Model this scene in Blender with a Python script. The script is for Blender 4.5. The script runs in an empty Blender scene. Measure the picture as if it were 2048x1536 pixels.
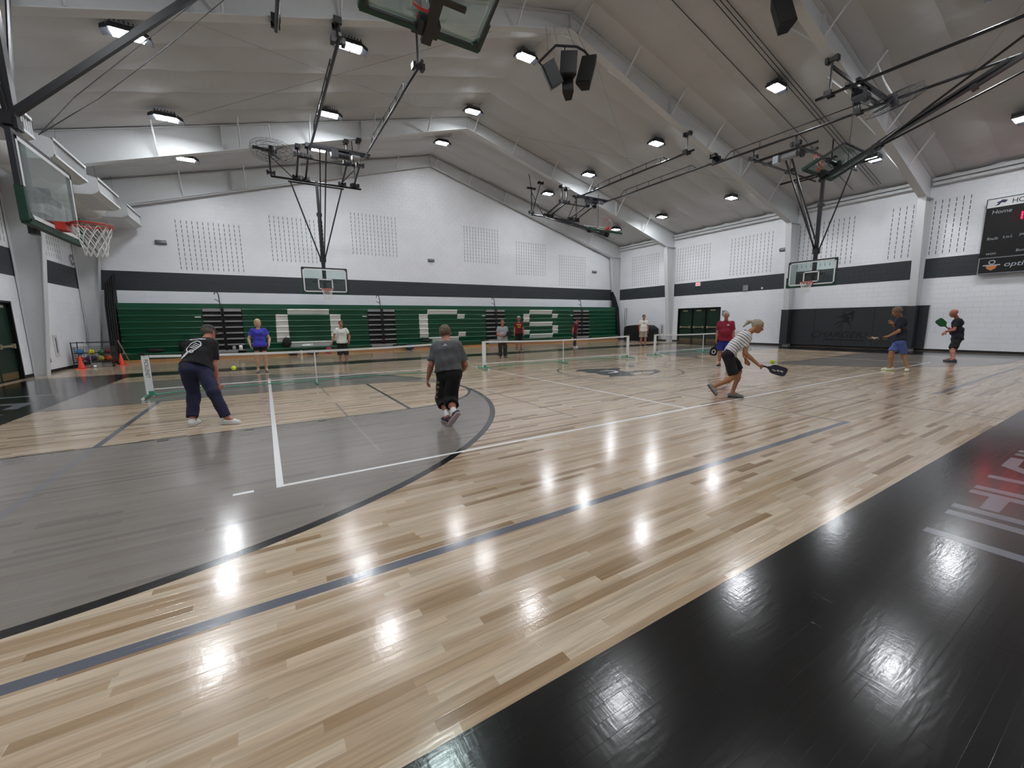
import bpy, math, random
import numpy as np
from mathutils import Vector, Matrix, noise as mnoise
rnd = random.Random(7)
scene = bpy.context.scene
COL = scene.collection
PI = math.pi

# ------------------------------------------------------------------ camera, world, exposure
CAM = Vector((-9.106, -8.829, 1.50))
yaw, pitch, roll, FPX = 0.542604, -0.151559, -0.014108, 811.3
cy_, sy_ = math.cos(yaw), math.sin(yaw)
cp_, sp_ = math.cos(pitch), math.sin(pitch)
FWD = Vector((sy_ * cp_, cy_ * cp_, sp_))
r0 = Vector((cy_, -sy_, 0)); u0 = r0.cross(FWD)
RIGHT = math.cos(roll) * r0 + math.sin(roll) * u0
UPV = -math.sin(roll) * r0 + math.cos(roll) * u0
cam_data = bpy.data.cameras.new('camera')
cam = bpy.data.objects.new('camera', cam_data)
COL.objects.link(cam)
cam_data.sensor_width = 36.0
cam_data.lens = FPX * 36.0 / 2048.0
cam_data.clip_start = 0.05
cam_data.clip_end = 200
M3 = Matrix((RIGHT, UPV, -FWD)).transposed()
cam.matrix_world = Matrix.Translation(CAM) @ M3.to_4x4()
scene.camera = cam
world = bpy.data.worlds.new('world')
scene.world = world
world.use_nodes = True
world.node_tree.nodes['Background'].inputs[0].default_value = (0.9, 0.95, 1.0, 1)
world.node_tree.nodes['Background'].inputs[1].default_value = 0.02
scene.cycles.max_bounces = 7; scene.cycles.diffuse_bounces = 3; scene.cycles.glossy_bounces = 3; scene.cycles.adaptive_threshold = 0.02
scene.view_settings.view_transform = 'Standard'
scene.view_settings.look = 'None'
scene.view_settings.exposure = 0.0
scene.view_settings.gamma = 1.0
scene.view_settings.use_curve_mapping = False
LAMP = 176.0          # strength of every high-bay lamp panel

XW, YW = 15.5, 15.4
def roof_z(x): return 11.15 - 0.25 * abs(x)
def raf_z(x): return 10.60 - 0.29 * abs(x)

# ------------------------------------------------------------------ helpers
class MB:
    def __init__(s): s.v = []; s.f = []
    def add(s, vs, fs):
        n = len(s.v); s.v += [tuple(v) for v in vs]; s.f += [tuple(i + n for i in f) for f in fs]; return s
    def box(s, x0, x1, y0, y1, z0, z1):
        vs = [(x, y, z) for z in (z0, z1) for y in (y0, y1) for x in (x0, x1)]
        return s.add(vs, [(0, 2, 3, 1), (4, 5, 7, 6), (0, 1, 5, 4), (2, 6, 7, 3), (0, 4, 6, 2), (1, 3, 7, 5)])
    def obox(s, c, ax, ay, az):
        c = Vector(c); ax = Vector(ax); ay = Vector(ay); az = Vector(az)
        vs = [c + i * ax + j * ay + k * az for k in (-1, 1) for j in (-1, 1) for i in (-1, 1)]
        return s.add(vs, [(0, 2, 3, 1), (4, 5, 7, 6), (0, 1, 5, 4), (2, 6, 7, 3), (0, 4, 6, 2), (1, 3, 7, 5)])
    def bar(s, a, b, w, h=None, up=(0, 0, 1)):
        a = Vector(a); b = Vector(b); d = (b - a); L = d.length; d.normalize(); up = Vector(up)
        if abs(d.dot(up)) > 0.98: up = Vector((0, 1, 0))
        sx = d.cross(up).normalized(); sz = sx.cross(d)
        return s.obox((a + b) / 2, d * (L / 2), sx * (w / 2), sz * ((h or w) / 2))
    def tube(s, pts, r, n=8, closed=False, r2=None):
        pts = [Vector(p) for p in pts]; m = len(pts); rings = []
        prev = None
        for i, p in enumerate(pts):
            if closed: d = pts[(i + 1) % m] - pts[i - 1]
            else: d = pts[min(i + 1, m - 1)] - pts[max(i - 1, 0)]
            d.normalize()
            if prev is None:
                u = Vector((0, 0, 1)) if abs(d.z) < 0.9 else Vector((1, 0, 0))
            else: u = prev
            a = d.cross(u).normalized(); b = a.cross(d).normalized(); prev = b
            rr = r if r2 is None else r + (r2 - r) * i / max(1, m - 1)
            rings.append([p + rr * (math.cos(2 * PI * k / n) * a + math.sin(2 * PI * k / n) * b) for k in range(n)])
        vs = [v for ring in rings for v in ring]; fs = []
        for i in range(m if closed else m - 1):
            j = (i + 1) % m
            for k in range(n):
                k2 = (k + 1) % n
                fs.append((i * n + k, i * n + k2, j * n + k2, j * n + k))
        if not closed:
            fs.append(tuple(range(n - 1, -1, -1))); fs.append(tuple((m - 1) * n + k for k in range(n)))
        return s.add(vs, fs)
    def prism(s, poly, o, ax, ay, az, t):
        """flat polygon (2-D) in the axes ax, ay at o, pushed t along az"""
        o = Vector(o); ax = Vector(ax); ay = Vector(ay); az = Vector(az); n = len(poly)
        lo = [o + ax * p[0] + ay * p[1] for p in poly]; hi = [q + az * t for q in lo]
        area = sum(poly[i][0] * poly[(i + 1) % n][1] - poly[(i + 1) % n][0] * poly[i][1] for i in range(n))
        fs = [tuple(range(n - 1, -1, -1)), tuple(range(n, 2 * n))] + [(i, (i + 1) % n, (i + 1) % n + n, i + n) for i in range(n)]
        if (area < 0) != (ax.cross(ay).dot(az) < 0): fs = [tuple(reversed(f)) for f in fs]
        return s.add(lo + hi, fs)
    def lathe(s, prof, o=(0, 0, 0), n=16, axis=(0, 0, 1)):
        o = Vector(o); az = Vector(axis).normalized()
        ax = az.orthogonal().normalized(); ay = az.cross(ax)
        vs = []; fs = []
        for r, z in prof:
            for k in range(n):
                a = 2 * PI * k / n
                vs.append(o + az * z + (ax * math.cos(a) + ay * math.sin(a)) * r)
        for i in range(len(prof) - 1):
            for k in range(n):
                k2 = (k + 1) % n; fs.append((i * n + k, i * n + k2, (i + 1) * n + k2, (i + 1) * n + k))
        return s.add(vs, fs)
    def sphere(s, c, r, n=12, sc=(1, 1, 1)):
        c = Vector(c); m = n // 2 + 1; vs = []; fs = []
        for i in range(m):
            t = PI * i / (m - 1)
            for k in range(n):
                a = 2 * PI * k / n
                vs.append((c.x + r * sc[0] * math.sin(t) * math.cos(a), c.y + r * sc[1] * math.sin(t) * math.sin(a), c.z + r * sc[2] * math.cos(t)))
        for i in range(m - 1):
            for k in range(n):
                k2 = (k + 1) % n; fs.append((i * n + k, (i + 1) * n + k, (i + 1) * n + k2, i * n + k2))
        return s.add(vs, fs)
    def build(s, name, mat, parent=None, smooth=False, xf=None):
        off = Vector((0, 0, 0))
        if parent is not None:
            q = parent
            while q is not None: off = off + q.location; q = q.parent
        vs = [Vector(v) - off for v in s.v] if xf is None else [xf(Vector(v)) - off for v in s.v]
        me = bpy.data.meshes.new(name)
        me.from_pydata([tuple(v) for v in vs], [], s.f)
        me.validate(); me.update()
        if smooth: me.shade_smooth()
        me.materials.append(mat)
        o = bpy.data.objects.new(name, me); COL.objects.link(o)
        if parent is not None: o.parent = parent
        return o

def np_mesh(name, V, F, mat, parent=None, smooth=True):
    V = np.asarray(V, dtype=np.float32); F = np.asarray(F, dtype=np.int32)
    if parent is not None:
        off = np.zeros(3); q = parent
        while q is not None: off += np.array(q.location); q = q.parent
        V = V - off
    me = bpy.data.meshes.new(name)
    me.vertices.add(len(V)); me.vertices.foreach_set('co', V.astype(np.float32).ravel())
    k = F.shape[1]
    me.loops.add(F.size); me.loops.foreach_set('vertex_index', F.ravel())
    me.polygons.add(len(F)); me.polygons.foreach_set('loop_start', np.arange(0, F.size, k, dtype=np.int32))
    me.update(calc_edges=True); me.validate()
    if smooth: me.shade_smooth()
    else: me.shade_flat()
    me.materials.append(mat)
    o = bpy.data.objects.new(name, me); COL.objects.link(o)
    if parent is not None: o.parent = parent
    return o

def tag(o, label=None, cat=None, group=None, kind=None):
    if label: o['label'] = label
    if cat: o['category'] = cat
    if group: o['group'] = group
    if kind: o['kind'] = kind
    return o
def thing(name, label, cat, loc=(0, 0, 0), group=None, kind=None):
    o = bpy.data.objects.new(name, None); COL.objects.link(o); o.location = loc
    o.empty_display_size = 0.2
    return tag(o, label, cat, group, kind)
def copy_tree(o, loc, label=None, group=None):
    c = o.copy(); COL.objects.link(c); c.location = loc
    if label: c['label'] = label
    if group: c['group'] = group
    for ch in list(o.children):
        d = ch.copy(); COL.objects.link(d); d.parent = c
        for g in list(ch.children):
            e = g.copy(); COL.objects.link(e); e.parent = d
    return c

# ---- materials
class X:
    """small expression layer over math nodes"""
    nt = None
    def __init__(s, v): s.v = v
    @staticmethod
    def n(op, *a, clamp=False):
        nd = X.nt.nodes.new('ShaderNodeMath'); nd.operation = op; nd.use_clamp = clamp
        for i, q in enumerate(a):
            q = q.v if isinstance(q, X) else q
            if isinstance(q, (int, float)): nd.inputs[i].default_value = q
            else: X.nt.links.new(q, nd.inputs[i])
        return X(nd.outputs[0])
    def __add__(s, o): return X.n('ADD', s, o)
    def __sub__(s, o): return X.n('SUBTRACT', s, o)
    def __rsub__(s, o): return X.n('SUBTRACT', o, s)
    def __mul__(s, o): return X.n('MULTIPLY', s, o)
    def __lt__(s, o): return X.n('LESS_THAN', s, o)
    def __gt__(s, o): return X.n('GREATER_THAN', s, o)
    def __or__(s, o): return X.n('MAXIMUM', s, o)
    def abs(s): return X.n('ABSOLUTE', s)
    def inv(s): return X.n('SUBTRACT', 1.0, s)
def length2(a, b): return X.n('SQRT', a * a + b * b)

def new_mat(name):
    m = bpy.data.materials.new(name); m.use_nodes = True
    nt = m.node_tree; b = nt.nodes['Principled BSDF']
    return m, nt, b
def lin(c):
    return tuple(((x / 255.0) / 12.92 if x / 255.0 <= 0.04045 else ((x / 255.0 + 0.055) / 1.055) ** 2.4) for x in c) + (1.0,)
def pmat(name, rgb, rough=0.5, metal=0.0, var=0.06, scale=6.0, bump=0.0, bscale=40.0, coat=0.0, emis=None, es=0.0):
    m, nt, b = new_mat(name)
    c = lin(rgb)
    tc = nt.nodes.new('ShaderNodeTexCoord')
    nz = nt.nodes.new('ShaderNodeTexNoise'); nz.inputs['Scale'].default_value = scale; nz.inputs['Detail'].default_value = 3
    nt.links.new(tc.outputs['Object'], nz.inputs['Vector'])
    mx = nt.nodes.new('ShaderNodeMix'); mx.data_type = 'RGBA'
    mx.inputs[6].default_value = tuple(x * (1 - var) for x in c[:3]) + (1,)
    mx.inputs[7].default_value = tuple(min(1, x * (1 + var)) for x in c[:3]) + (1,)
    nt.links.new(nz.outputs[0], mx.inputs[0]); nt.links.new(mx.outputs[2], b.inputs['Base Color'])
    b.inputs['Roughness'].default_value = rough; b.inputs['Metallic'].default_value = metal
    b.inputs['Coat Weight'].default_value = coat
    if bump > 0:
        n2 = nt.nodes.new('ShaderNodeTexNoise'); n2.inputs['Scale'].default_value = bscale; n2.inputs['Detail'].default_value = 4
        nt.links.new(tc.outputs['Object'], n2.inputs['Vector'])
        bp = nt.nodes.new('ShaderNodeBump'); bp.inputs['Strength'].default_value = bump; bp.inputs['Distance'].default_value = 0.02
        nt.links.new(n2.outputs[0], bp.inputs['Height']); nt.links.new(bp.outputs[0], b.inputs['Normal'])
    if emis:
        b.inputs['Emission Color'].default_value = lin(emis); b.inputs['Emission Strength'].default_value = es
    return m

MAT = {}
MAT['black_steel'] = pmat('black_steel', (22, 22, 26), 0.35, 0.0, 0.15)
MAT['dark_steel'] = pmat('dark_steel', (48, 49, 54), 0.4, 0.3, 0.12)
MAT['white_steel'] = pmat('white_steel', (205, 207, 208), 0.5, 0.0, 0.04)
MAT['white_paint'] = pmat('white_paint', (232, 233, 235), 0.55, 0.0, 0.03)
MAT['insulation'] = pmat('insulation', (190, 190, 190), 0.6, 0.0, 0.05, 1.2, 0.6, 4.0)
MAT['zinc'] = pmat('zinc', (150, 153, 158), 0.35, 0.8, 0.1)
MAT['chrome'] = pmat('chrome', (200, 202, 205), 0.18, 1.0, 0.03)
MAT['green_pad'] = pmat('green_pad', (8, 58, 42), 0.5, 0.0, 0.12)
MAT['bleacher_green'] = pmat('bleacher_green', (3, 74, 50), 0.42, 0.0, 0.12, 3.0)
MAT['bleacher_white'] = pmat('bleacher_white', (214, 212, 208), 0.45, 0.0, 0.05)
MAT['bleacher_black'] = pmat('bleacher_black', (16, 16, 18), 0.6)
MAT['tread_grey'] = pmat('tread_grey', (138, 138, 140), 0.55, 0.0, 0.1)
MAT['kick_wood'] = pmat('kick_wood', (178, 128, 74), 0.45, 0.0, 0.18, 3.0)
MAT['rim_red'] = pmat('rim_red', (186, 42, 26), 0.4, 0.0, 0.1)
MAT['net_white'] = pmat('net_white', (225, 224, 220), 0.8)
MAT['board_white'] = pmat('board_white', (228, 230, 230), 0.5)
MAT['rubber_black'] = pmat('rubber_black', (14, 14, 15), 0.55)
MAT['pad_grey'] = pmat('pad_grey', (38, 43, 46), 0.6, 0.0, 0.08, 3.0, 0.1, 8.0)
MAT['pad_black'] = pmat('pad_black', (12, 13, 15), 0.6)
MAT['door_green'] = pmat('door_green', (8, 40, 28), 0.45, 0.0, 0.12)
MAT['board_black'] = pmat('board_black', (8, 8, 10), 0.35)
MAT['grey_text'] = pmat('grey_text', (176, 178, 182), 0.6)
MAT['mint'] = pmat('mint', (60, 150, 125), 0.4)
MAT['cone_orange'] = pmat('cone_orange', (235, 62, 34), 0.5)
MAT['ball_yellow'] = pmat('ball_yellow', (205, 228, 30), 0.55, emis=(205, 228, 30), es=0.0)
MAT['brass'] = pmat('brass', (190, 178, 150), 0.35, 0.7)
MAT['wire'] = pmat('wire', (70, 72, 75), 0.5, 0.4)
MAT['speaker'] = pmat('speaker', (10, 10, 11), 0.65)
def lampmat():
    m, nt, b = new_mat('lamp_glow')
    b.inputs['Emission Color'].default_value = (0.93, 0.965, 1.0, 1); b.inputs['Emission Strength'].default_value = LAMP
    b.inputs['Base Color'].default_value = (0.9, 0.9, 0.9, 1)
    return m
MAT['lamp'] = lampmat()
def glass():
    m, nt, b = new_mat('board_glass')
    out = nt.nodes['Material Output']
    tr = nt.nodes.new('ShaderNodeBsdfTransparent'); tr.inputs[0].default_value = (0.86, 0.93, 0.91, 1)
    gl = nt.nodes.new('ShaderNodeBsdfGlossy'); gl.inputs['Roughness'].default_value = 0.03
    lw = nt.nodes.new('ShaderNodeLayerWeight'); lw.inputs[0].default_value = 0.5
    X.nt = nt; fr_ = X.n('POWER', X(lw.outputs['Facing']), 4.0) * 0.6 + 0.05
    class FR: outputs = [fr_.v]
    fr = FR
    mx = nt.nodes.new('ShaderNodeMixShader')
    nt.links.new(fr.outputs[0], mx.inputs[0]); nt.links.new(tr.outputs[0], mx.inputs[1]); nt.links.new(gl.outputs[0], mx.inputs[2])
    nt.links.new(mx.outputs[0], out.inputs[0])
    return m
MAT['glass'] = glass()

def wall_material():
    m, nt, b = new_mat('painted_block')
    X.nt = nt
    g = nt.nodes.new('ShaderNodeNewGeometry'); sp = nt.nodes.new('ShaderNodeSeparateXYZ')
    nt.links.new(g.outputs['Position'], sp.inputs[0]); z = X(sp.outputs[2])
    stripe = (z > 3.10) * (z < 3.93)
    nz = nt.nodes.new('ShaderNodeTexNoise'); nz.inputs['Scale'].default_value = 1.3; nt.links.new(g.outputs['Position'], nz.inputs['Vector'])
    a = nt.nodes.new('ShaderNodeMix'); a.data_type = 'RGBA'
    a.inputs[6].default_value = lin((226, 228, 233)); a.inputs[7].default_value = lin((240, 241, 245))
    nt.links.new(nz.outputs[0], a.inputs[0])
    c = nt.nodes.new('ShaderNodeMix'); c.data_type = 'RGBA'; c.inputs[7].default_value = lin((50, 55, 60))
    nt.links.new(stripe.v, c.inputs[0]); nt.links.new(a.outputs[2], c.inputs[6]); nt.links.new(c.outputs[2], b.inputs['Base Color'])
    b.inputs['Roughness'].default_value = 0.45
    n2 = nt.nodes.new('ShaderNodeTexNoise'); n2.inputs['Scale'].default_value = 60; nt.links.new(g.outputs['Position'], n2.inputs['Vector'])
    bp = nt.nodes.new('ShaderNodeBump'); bp.inputs['Strength'].default_value = 0.25; bp.inputs['Distance'].default_value = 0.004
    nt.links.new(n2.outputs[0], bp.inputs['Height']); nt.links.new(bp.outputs[0], b.inputs['Normal'])
    return m
MAT['wall'] = wall_material()

def floor_material():
    m, nt, b = new_mat('court_floor'); X.nt = nt
    g = nt.nodes.new('ShaderNodeNewGeometry'); sp = nt.nodes.new('ShaderNodeSeparateXYZ')
    nt.links.new(g.outputs['Position'], sp.inputs[0])
    x = X(sp.outputs[0]); y = X(sp.outputs[1]); ax = x.abs(); ay = y.abs()
    e = 12.8 - ax                      # distance in from the baseline
    border = ((ax > 12.8) | (y > 7.62) | (y < -7.62)) * (ax < 15.2) * (y < 8.93) * (y > -10.4)
    inner = (ax < 12.8) * (ay < 7.62)
    ex = X.n('MAXIMUM', e - 1.6, 0.0)
    d3 = length2(ex, y); dft = length2(e - 5.79, y)
    key = ((e < 5.79) * (ay < 1.83)) | ((e > 5.79) * (dft < 1.83))
    three = (d3 < 6.02) * inner
    gray = three * key.inv()
    def ln(v, c, w): return ((v - c).abs() < w)
    rc = length2(x, y)
    black = ((ln(d3, 6.02, 0.045)) | (ln(ay, 1.83, 0.024) * (e < 5.79)) | (ln(e, 5.79, 0.03) * (ay < 1.83))
             | (ln(dft, 1.83, 0.03) * (e > 5.79)) | ln(rc, 1.83, 0.03) | (ln(x, 0.0, 0.022) * (rc > 1.83))
             | (ln(y, 1.15, 0.025) * (x > -3.0) * (x < 2.9))) * inner
    for hx in (10.40, 9.42, 8.45, 7.49):
        black = black | (ln(ax, hx, 0.06) * ln(ay, 1.93, 0.045))
    white = (ln(ax, 9.11, 0.03) * (ay < 4.60)) | (ln(ay, 4.57, 0.026) * (ax < 9.14)) | (ln(ax, 3.03, 0.024) * (ay < 4.57)) | (ln(ay, 4.57, 0.026) * ln(ax, 9.40, 0.08))
    xs = ax - 6.53
    gl = (ln(ay, 6.43, 0.040) * (xs.abs() < 4.57)) | (ln(ax, 11.07, 0.040) * (ay < 6.46))
    gl = gl | (ln(ax, 2.0, 0.022) * (ay < 6.46))
    thin = (ln(xs.abs(), 1.525, 0.018) * (ay < 4.0) * (ay > 0.5)) | (ln(ay, 4.0, 0.016) * (xs.abs() < 1.525))
    gl = gl * inner
    # plank colour
    at = nt.nodes.new('ShaderNodeAttribute'); at.attribute_name = 'tone'
    ramp = nt.nodes.new('ShaderNodeValToRGB'); cr = ramp.color_ramp
    stops = [(0.0, (132, 103, 72)), (0.05, (151, 123, 92)), (0.14, (176, 150, 120)), (0.35, (189, 166, 140)), (0.75, (197, 176, 151)), (1.0, (206, 188, 165))]
    cr.elements[0].position = 0; cr.elements[0].color = lin(stops[0][1]); cr.elements[1].position = 1; cr.elements[1].color = lin(stops[-1][1])
    for ps, c in stops[1:-1]:
        q = cr.elements.new(ps); q.color = lin(c)
    nt.links.new(at.outputs['Fac'], ramp.inputs[0])
    cmb = nt.nodes.new('ShaderNodeCombineXYZ')
    tx = x * 1.6 + X(at.outputs['Fac']) * 37.0
    nt.links.new(tx.v, cmb.inputs[0]); nt.links.new((y * 34.0).v, cmb.inputs[1])
    nt.links.new((X(at.outputs['Fac']) * 91.0).v, cmb.inputs[2])
    gz = nt.nodes.new('ShaderNodeTexNoise'); gz.inputs['Scale'].default_value = 1.0; gz.inputs['Detail'].default_value = 5; gz.inputs['Distortion'].default_value = 1.2
    nt.links.new(cmb.outputs[0], gz.inputs['Vector'])
    gr = nt.nodes.new('ShaderNodeMapRange'); gr.inputs[1].default_value = 0.3; gr.inputs[2].default_value = 0.72; gr.inputs[3].default_value = 0.74; gr.inputs[4].default_value = 1.10
    nt.links.new(gz.outputs[0], gr.inputs[0])
    woodc = nt.nodes.new('ShaderNodeMix'); woodc.data_type = 'RGBA'; woodc.blend_type = 'MULTIPLY'; woodc.inputs[0].default_value = 1
    nt.links.new(ramp.outputs[0], woodc.inputs[6]); nt.links.new(gr.outputs[0], woodc.inputs[7])
    cur = woodc.outputs[2]
    def layer(mask, col, fac=1.0, blend='MIX'):
        nonlocal cur
        mx = nt.nodes.new('ShaderNodeMix'); mx.data_type = 'RGBA'; mx.blend_type = blend
        mk = mask if fac == 1.0 else mask * fac
        nt.links.new(mk.v, mx.inputs[0]); nt.links.new(cur, mx.inputs[6]); mx.inputs[7].default_value = col
        cur = mx.outputs[2]
    # grey stain keeps a little of the plank tone
    layer(gray, lin((116, 113, 111)), 0.84)
    thinwood = thin * gray.inv()
    layer(thinwood, lin((120, 108, 104)), 0.75)
    layer(thin * gray, lin((150, 146, 143)), 0.35)
    layer(gl * gray.inv(), lin((96, 99, 108)))
    layer(gl * gray, lin((118, 120, 128)), 0.55)
    layer(black, lin((24, 25, 27)))
    layer(white * inner, lin((236, 236, 234)))
    layer(border, lin((7, 7, 8)))
    nt.links.new(cur, b.inputs['Base Color'])
    # varnish: faint orange-peel and plank to plank relief, scuffs in the black border
    sc = nt.nodes.new('ShaderNodeTexNoise'); sc.inputs['Scale'].default_value = 0.5; sc.inputs['Detail'].default_value = 2
    nt.links.new(g.outputs['Position'], sc.inputs['Vector'])
    rg = nt.nodes.new('ShaderNodeMapRange'); rg.inputs[1].default_value = 0.35; rg.inputs[2].default_value = 0.7; rg.inputs[3].default_value = 0.17; rg.inputs[4].default_value = 0.21
    nt.links.new(sc.outputs[0], rg.inputs[0]); nt.links.new(rg.outputs[0], b.inputs['Roughness'])
    b.inputs['IOR'].default_value = 1.45
    b.inputs['Coat Weight'].default_value = 0.30; b.inputs['Coat IOR'].default_value = 1.5
    rg2 = nt.nodes.new('ShaderNodeMapRange'); rg2.inputs[1].default_value = 0.35; rg2.inputs[2].default_value = 0.7; rg2.inputs[3].default_value = 0.10; rg2.inputs[4].default_value = 0.13
    nt.links.new(sc.outputs[0], rg2.inputs[0]); nt.links.new(rg2.outputs[0], b.inputs['Coat Roughness'])
    c2 = nt.nodes.new('ShaderNodeCombineXYZ')
    nt.links.new((x * 9.0).v, c2.inputs[0]); nt.links.new((y * 45.0).v, c2.inputs[1])
    n2 = nt.nodes.new('ShaderNodeTexNoise'); n2.inputs['Scale'].default_value = 1.0; n2.inputs['Detail'].default_value = 3
    nt.links.new(c2.outputs[0], n2.inputs['Vector'])
    c3 = nt.nodes.new('ShaderNodeCombineXYZ')
    nt.links.new((x * 55.0).v, c3.inputs[0]); nt.links.new((y * 7.0).v, c3.inputs[1]); nt.links.new((X(at.outputs['Fac']) * 20.0).v, c3.inputs[2])
    n3 = nt.nodes.new('ShaderNodeTexNoise'); n3.inputs['Scale'].default_value = 1.0; n3.inputs['Detail'].default_value = 3
    nt.links.new(c3.outputs[0], n3.inputs['Vector'])
    hsum = X(n2.outputs[0]) + X(n3.outputs[0]) * 0.8
    bp = nt.nodes.new('ShaderNodeBump'); bp.inputs['Strength'].default_value = 0.11; bp.inputs['Distance'].default_value = 0.004
    nt.links.new(hsum.v, bp.inputs['Height']); nt.links.new(bp.outputs[0], b.inputs['Normal']); nt.links.new(bp.outputs[0], b.inputs['Coat Normal'])
    return m
MAT['floor'] = floor_material()

# ================================================================== SETTING
# ---- floor: every strip of maple is geometry; the 300 largest in view are objects of their own
floor = thing('floor', 'glossy maple sports floor with black border and painted court lines', 'floor', kind='structure')
def in_view(P):
    q = Vector(P) - CAM; d = q.dot(FWD)
    if d < 0.3: return None
    u = 1024 + FPX * q.dot(RIGHT) / d; v = 768 - FPX * q.dot(UPV) / d
    return (u, v, d) if -60 < u < 2108 and -60 < v < 1600 else None
PWID = 0.0571; planks = []
yy = -15.4
while yy < 15.3:
    xx = -XW - rnd.random() * 1.2
    while xx < XW:
        L = rnd.choice((0.35, 0.5, 0.62, 0.8, 1.0, 1.3, 1.7))
        a, b_ = max(xx, -XW), min(xx + L, XW)
        if b_ - a > 0.03:
            planks.append((a, b_, yy, yy + PWID, rnd.random()))
        xx += L
    yy += PWID
def plank_geo(p):
    a, b_, y0, y1, t = p
    i = 0.0006; d = 0.0003
    return ([(a + i, y0 + i, 0), (b_ - i, y0 + i, 0), (b_ - i, y1 - i, 0), (a + i, y1 - i, 0), (a, y0, -d), (b_, y0, -d), (b_, y1, -d), (a, y1, -d)],
            [(0, 1, 2, 3), (4, 5, 1, 0), (5, 6, 2, 1), (6, 7, 3, 2), (7, 4, 0, 3)])
scored = []
for i, p in enumerate(planks):
    c = ((p[0] + p[1]) / 2, (p[2] + p[3]) / 2, 0)
    if (c[0] - CAM.x) ** 2 + (c[1] - CAM.y) ** 2 < 60:
        iv = in_view(c)
        if iv: scored.append((-(p[1] - p[0]) ** 0.5 / iv[2], i))
scored.sort(); near = set(i for _, i in scored[:300])
def set_tone(me, tones):
    at = me.attributes.new('tone', 'FLOAT', 'FACE'); at.data.foreach_set('value', np.array(tones, dtype=np.float32))
V = []; F = []; T = []
for i, p in enumerate(planks):
    vs, fs = plank_geo(p)
    if i in near:
        me = bpy.data.meshes.new('plank'); me.from_pydata(vs, [], fs); me.materials.append(MAT['floor']); set_tone(me, [p[4]] * 5)
        o = bpy.data.objects.new('plank', me); COL.objects.link(o); o.parent = floor
    else:
        n = len(V); V += vs; F += [tuple(k + n for k in f) for f in fs]; T += [p[4]] * 5
o = np_mesh('plank_field', V, F, MAT['floor'], floor, smooth=False); set_tone(o.data, T); o['kind'] = 'stuff'
o = MB().box(-XW - .3, XW + .3, -YW - .3, YW + .3, -0.12, -0.0012).build('subfloor', MAT['bleacher_black'], floor)

# ---- walls of painted concrete block
def block_wall(name, label, origin, ax, nrm, width, top, skip=None, back=0.25, hole=None):
    """origin at one floor corner, ax runs along the wall, nrm points into the room"""
    W = thing(name, label, 'wall', kind='structure')
    ax = Vector(ax); nrm = Vector(nrm); O = Vector(origin); up = Vector((0, 0, 1))
    prof = [(0, -0.1), (width, -0.1)] + [(width - q[0], q[1]) for q in top]
    if hole:
        h0, h1, hz = hole; zt_ = top[0][1]; mbk = MB()
        for rc in ([(0, -.1), (h0, -.1), (h0, zt_), (0, zt_)], [(h1, -.1), (width, -.1), (width, zt_), (h1, zt_)], [(h0, hz), (h1, hz), (h1, zt_), (h0, zt_)]):
            mbk.prism(rc, O - nrm * 0.005, ax, up, -nrm, back)
        mbk.build('mortar_backing', MAT['wall'], W)
    else: MB().prism(prof, O - nrm * 0.005, ax, up, -nrm, back).build('mortar_backing', MAT['wall'], W)
    def topz(s):
        pts = sorted([(width - q[0], q[1]) for q in top])
        for (s0, z0), (s1, z1) in zip(pts, pts[1:]):
            if s0 <= s <= s1: return z0 + (z1 - z0) * (s - s0) / max(1e-6, s1 - s0)
        return pts[0][1]
    BL_, BH = 0.4064, 0.2032; i_ = 0.003; cells = []
    for r in range(int(11.3 / BH)):
        s = -(r % 2) * BL_ / 2
        while s < width:
            a, b = max(0, s), min(width, s + BL_); s += BL_
            if b - a < 0.05: continue
            z0, z1 = r * BH, (r + 1) * BH
            if z1 > min(topz(a), topz(b)): continue
            if skip and skip(a, b, z0, z1): continue
            cells.append((a, b, z0, z1))
    def geo(a, b, z0, z1):
        P = lambda s, z, d: tuple(O + ax * s + up * z + nrm * d)
        vs = [P(a + i_, z0 + i_, 0), P(b - i_, z0 + i_, 0), P(b - i_, z1 - i_, 0), P(a + i_, z1 - i_, 0),
              P(a + .001, z0 + .001, -.006), P(b - .001, z0 + .001, -.006), P(b - .001, z1 - .001, -.006), P(a + .001, z1 - .001, -.006)]
        fs = [(0, 1, 2, 3), (4, 5, 1, 0), (5, 6, 2, 1), (6, 7, 3, 2), (7, 4, 0, 3)]
        if ax.cross(up).dot(nrm) < 0: fs = [tuple(reversed(f)) for f in fs]
        return vs, fs
    sc = []
    for i, c in enumerate(cells):
        P = O + ax * (c[0] + c[1]) / 2 + up * (c[2] + c[3]) / 2
        iv = in_view(P)
        if iv:
            q = P - CAM; sc.append((-(c[1] - c[0]) * abs(q.normalized().dot(nrm)) ** 0.5 / iv[2], i))
    sc.sort(); nearb = set(i for _, i in sc[:300])
    V = []; F = []
    cache = {}
    for i, c in enumerate(cells):
        if i in nearb and c[1] - c[0] > BL_ - 0.01:
            key = 'full'
            if key not in cache:
                vs, fs = geo(0, BL_, 0, BH); vs = [tuple(Vector(v) - O) for v in vs]
                me = bpy.data.meshes.new('block'); me.from_pydata(vs, [], fs); me.materials.append(MAT['wall']); cache[key] = me
            ob = bpy.data.objects.new('block', cache[key]); COL.objects.link(ob); ob.parent = W
            ob.location = O + ax * c[0] + up * c[2]
        else:
            vs, fs = geo(*c); n = len(V); V += vs; F += [tuple(k + n for k in f) for f in fs]
    if V:
        ob = np_mesh('block_field', V, F, MAT['wall'], W, smooth=False); ob['kind'] = 'stuff'
    return W
gable = [(0, roof_z(XW)), (XW, roof_z(0)), (2 * XW, roof_z(XW))]
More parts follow.
